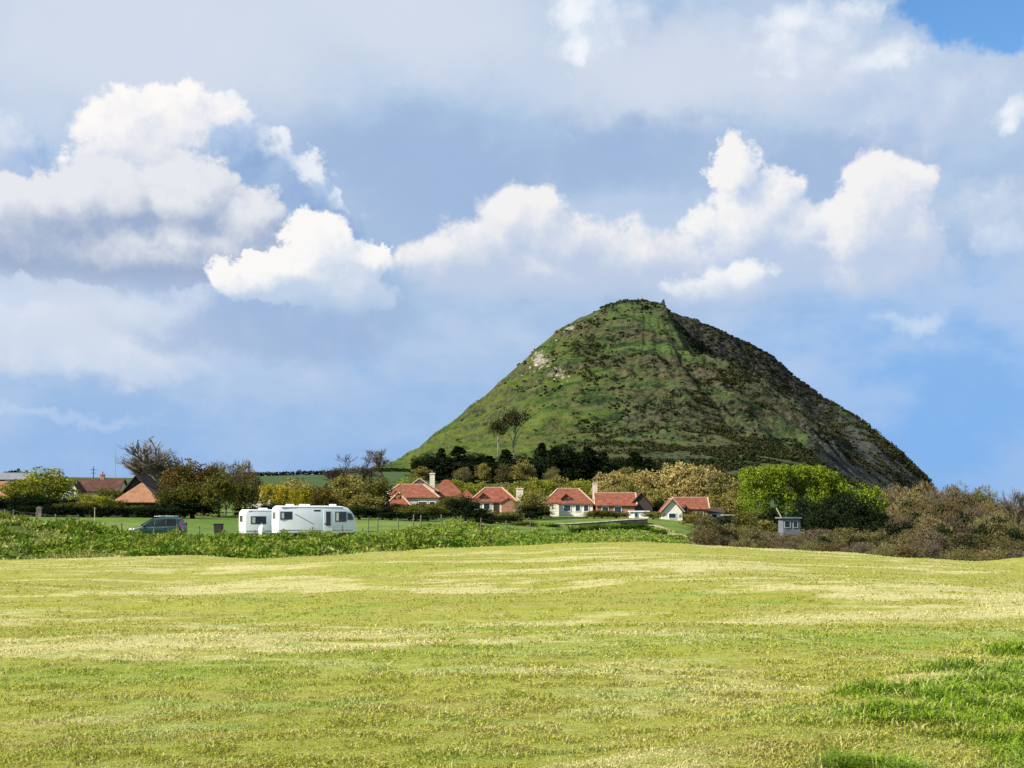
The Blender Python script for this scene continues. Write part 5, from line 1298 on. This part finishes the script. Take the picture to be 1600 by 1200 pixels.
bx_, by_, bz_ = HX + ax[keep], HY + ay[keep], hz[keep]
nb = len(bx_); per = 22
dd_ = r.normal(size=(nb, per, 3)); dd_ /= np.linalg.norm(dd_, axis=2)[..., None]; dd_[..., 2] = np.abs(dd_[..., 2])
sz = r.uniform(0.7, 3.2, nb) * (0.5 + 1.0 * sstep(0.4, 0.7, nz[keep]))
pt = np.stack([bx_, by_, bz_], -1)[:, None] + dd_ * (sz[:, None, None] * np.array([1, 1, 0.75])) * r.uniform(0.6, 1.0, (nb, per, 1))
V, Fc, T = leaves(pt.reshape(-1, 3), 0.85, r, outward=dd_.reshape(-1, 3))
T = np.repeat(np.clip(r.uniform(0, 1, nb)[:, None] * 0.75 + r.uniform(0, 0.25, (nb, per)), 0, 1).ravel(), 4)
me = np_mesh('hill_scrub', V, Fc, False, {'tint': T})
tag(link('hill_scrub', me, M['scrub']), 'dark scrub and gorse scattered over the face of the hill', 'scrub', None, 'stuff')

# ================================================================== herbage on the bank
r = np.random.default_rng(8)
N = 6500
by_ = r.uniform(70, 97, N); bpx = r.uniform(-120, 880, N); bx_ = (bpx - 800) / F * by_
keep = ((bpx < 720) | (r.uniform(0, 1, N) < 0.5)) & (fbm(bx_ * 0.5, by_ * 0.5, 3, 12) > 0.40)
bx_, by_ = bx_[keep], by_[keep]; bz_ = ground_z(bx_, by_); nb = len(bx_); per = 30
pat = sstep(0.35, 0.65, fbm(bx_ * 0.22, by_ * 0.22, 3, 14)); hh = r.uniform(0.12, 0.70, nb) * (0.22 + 0.95 * pat)
a_ = r.uniform(0, 2 * np.pi, (nb, per)); k_ = r.uniform(0.05, 1.0, (nb, per)) ** 0.7
rad = r.uniform(0.3, 0.75, (nb, 1)) * k_; zz = np.sqrt(1 - k_ ** 2 * 0.9) * r.uniform(0.5, 1.05, (nb, per))
pt = np.stack([bx_[:, None] + np.cos(a_) * rad, by_[:, None] + np.sin(a_) * rad, bz_[:, None] + hh[:, None] * zz], -1)
out_ = np.stack([np.cos(a_) * k_, np.sin(a_) * k_, 0.5 + 0 * a_], -1).reshape(-1, 3)
V, Fc, T = leaves(pt.reshape(-1, 3), 0.10, r, aspect=4.0, outward=out_ * 1.2)
T = np.repeat(np.clip((r.uniform(0, 1, nb) * 0.55 + 0.35 * (1 - pat))[:, None] + r.uniform(0, 0.25, (nb, per)), 0, 1).ravel(), 4)
tag(link('bank_herbage', np_mesh('bank_herbage', V, Fc, False, {'tint': T}), M['bank_leaf']), 'lush green weeds and tussocks covering the bank before the caravans', 'herbage', None, 'stuff')

r = np.random.default_rng(81)
N = 9000
by_ = r.uniform(84, 212, N); bpx = r.uniform(560, 1105, N); bx_ = (bpx - 800) / F * by_
keep = (fbm(bx_ * 0.16, by_ * 0.10, 3, 15) > 0.56) & ((bpx > 700) | (by_ < 125))
bx_, by_ = bx_[keep], by_[keep]; bz_ = ground_z(bx_, by_); nb = len(bx_); per = 16
hh = r.uniform(0.08, 0.40, nb) * (0.3 + 1.2 * fbm(bx_ * 0.2, by_ * 0.2, 2, 14))
a_ = r.uniform(0, 2 * np.pi, (nb, per)); k_ = r.uniform(0.05, 1.0, (nb, per)) ** 0.7
rad = r.uniform(0.3, 0.9, (nb, 1)) * k_; zz = np.sqrt(1 - k_ ** 2 * 0.9) * r.uniform(0.5, 1.05, (nb, per))
pt = np.stack([bx_[:, None] + np.cos(a_) * rad, by_[:, None] + np.sin(a_) * rad, bz_[:, None] + hh[:, None] * zz], -1)
out_ = np.stack([np.cos(a_) * k_, np.sin(a_) * k_, 0.5 + 0 * a_], -1).reshape(-1, 3)
V, Fc, T = leaves(pt.reshape(-1, 3), 0.12, r, aspect=1.9, outward=out_ * 1.2)
T = np.repeat(np.clip(r.uniform(0, 1, nb)[:, None] * 0.7 + r.uniform(0, 0.25, (nb, per)), 0, 1).ravel(), 4)
tag(link('slope_herbage', np_mesh('slope_herbage', V, Fc, False, {'tint': T}), M['bank_leaf']), 'rough green weeds on the slope below the red-roofed houses', 'herbage', None, 'stuff')

# ================================================================== grass on the field
r = np.random.default_rng(3)
parts = []
def blades(n, y0, y1, hgt, wid, lush_only=False, dry=0.0):
    u = r.uniform(0, 1, n); y = 1.0 / (1.0 / y0 - u * (1.0 / y0 - 1.0 / y1))     # thins out with distance
    x = r.uniform(-0.40, 0.40, n) * y + r.uniform(-0.5, 0.5, n)
    nn = fbm(x * 1.6, y * 1.6, 3, 7)
    lu = sstep(-0.3, 1.0, x - np.maximum(2.0, 1.5 + (y - 8.7) * 0.62) + (nn - 0.5) * 3.0) * (1 - sstep(14.5, 17, y))
    lu = np.clip(lu * (0.35 + 1.3 * nn), 0, 1)
    if lush_only:
        k = r.uniform(0, 1, n) < lu; x, y, lu = x[k], y[k], lu[k]; n = len(x)
    tuft = sstep(0.30, 0.70, fbm(x * 4.0, y * 4.0, 3, 17)); k = r.uniform(0, 1, n) < 0.62 + 0.38 * tuft
    x, y, lu, tuft = x[k], y[k], lu[k], tuft[k]; n = len(x)
    far = y / 9.0
    z = ground_z(x, y) - 0.004
    h = hgt * (0.35 + 0.9 * tuft) * r.uniform(0.5, 1.35, n) * (1 + lu * 1.1) * far ** -0.15
    a = r.uniform(0, 2 * np.pi, n); le = r.uniform(0.2, 1.6, n) * h
    sa = a + np.pi / 2 + r.uniform(-0.9, 0.9, n); w = wid * r.uniform(0.6, 1.4, n) * far
    B = np.stack([x, y, z], -1); side = np.stack([np.cos(sa) * w, np.sin(sa) * w, 0 * w], -1); ln = np.stack([np.cos(a), np.sin(a), 0 * a], -1)
    mid_ = B + ln * (le * 0.3)[:, None] + np.stack([0 * h, 0 * h, h * 0.7], -1)
    tip = B + ln * le[:, None] + np.stack([0 * h, 0 * h, h * r.uniform(0.6, 1.0, n)], -1)
    V = np.stack([B, mid_ - side, tip, mid_ + side], 1).reshape(-1, 3)
    return V, np.arange(n * 4).reshape(n, 4), np.repeat(r.uniform(dry, 1, n), 4), np.repeat(lu * (1 - dry), 4)
for args in ((430000, 6.8, 54, 0.030, 0.0042), (240000, 6.8, 16, 0.048, 0.0046, True), (3500, 6.8, 16, 0.075, 0.0030, True, 0.9), (5000, 6.8, 22, 0.06, 0.0028, False, 0.9)):
    parts.append(blades(*args))
V = np.concatenate([p[0] for p in parts]); T = np.concatenate([p[2] for p in parts]); LU = np.concatenate([p[3] for p in parts])
off = 0; Fs = []
for p in parts: Fs.append(p[1] + off); off += len(p[0])
me = np_mesh('field_grass', V, np.concatenate(Fs), False, {'tint': T, 'lush': LU})
tag(link('field_grass', me, M['blades']), 'short yellow-green grass of the near field, lusher at the right corner', 'grass', None, 'stuff')
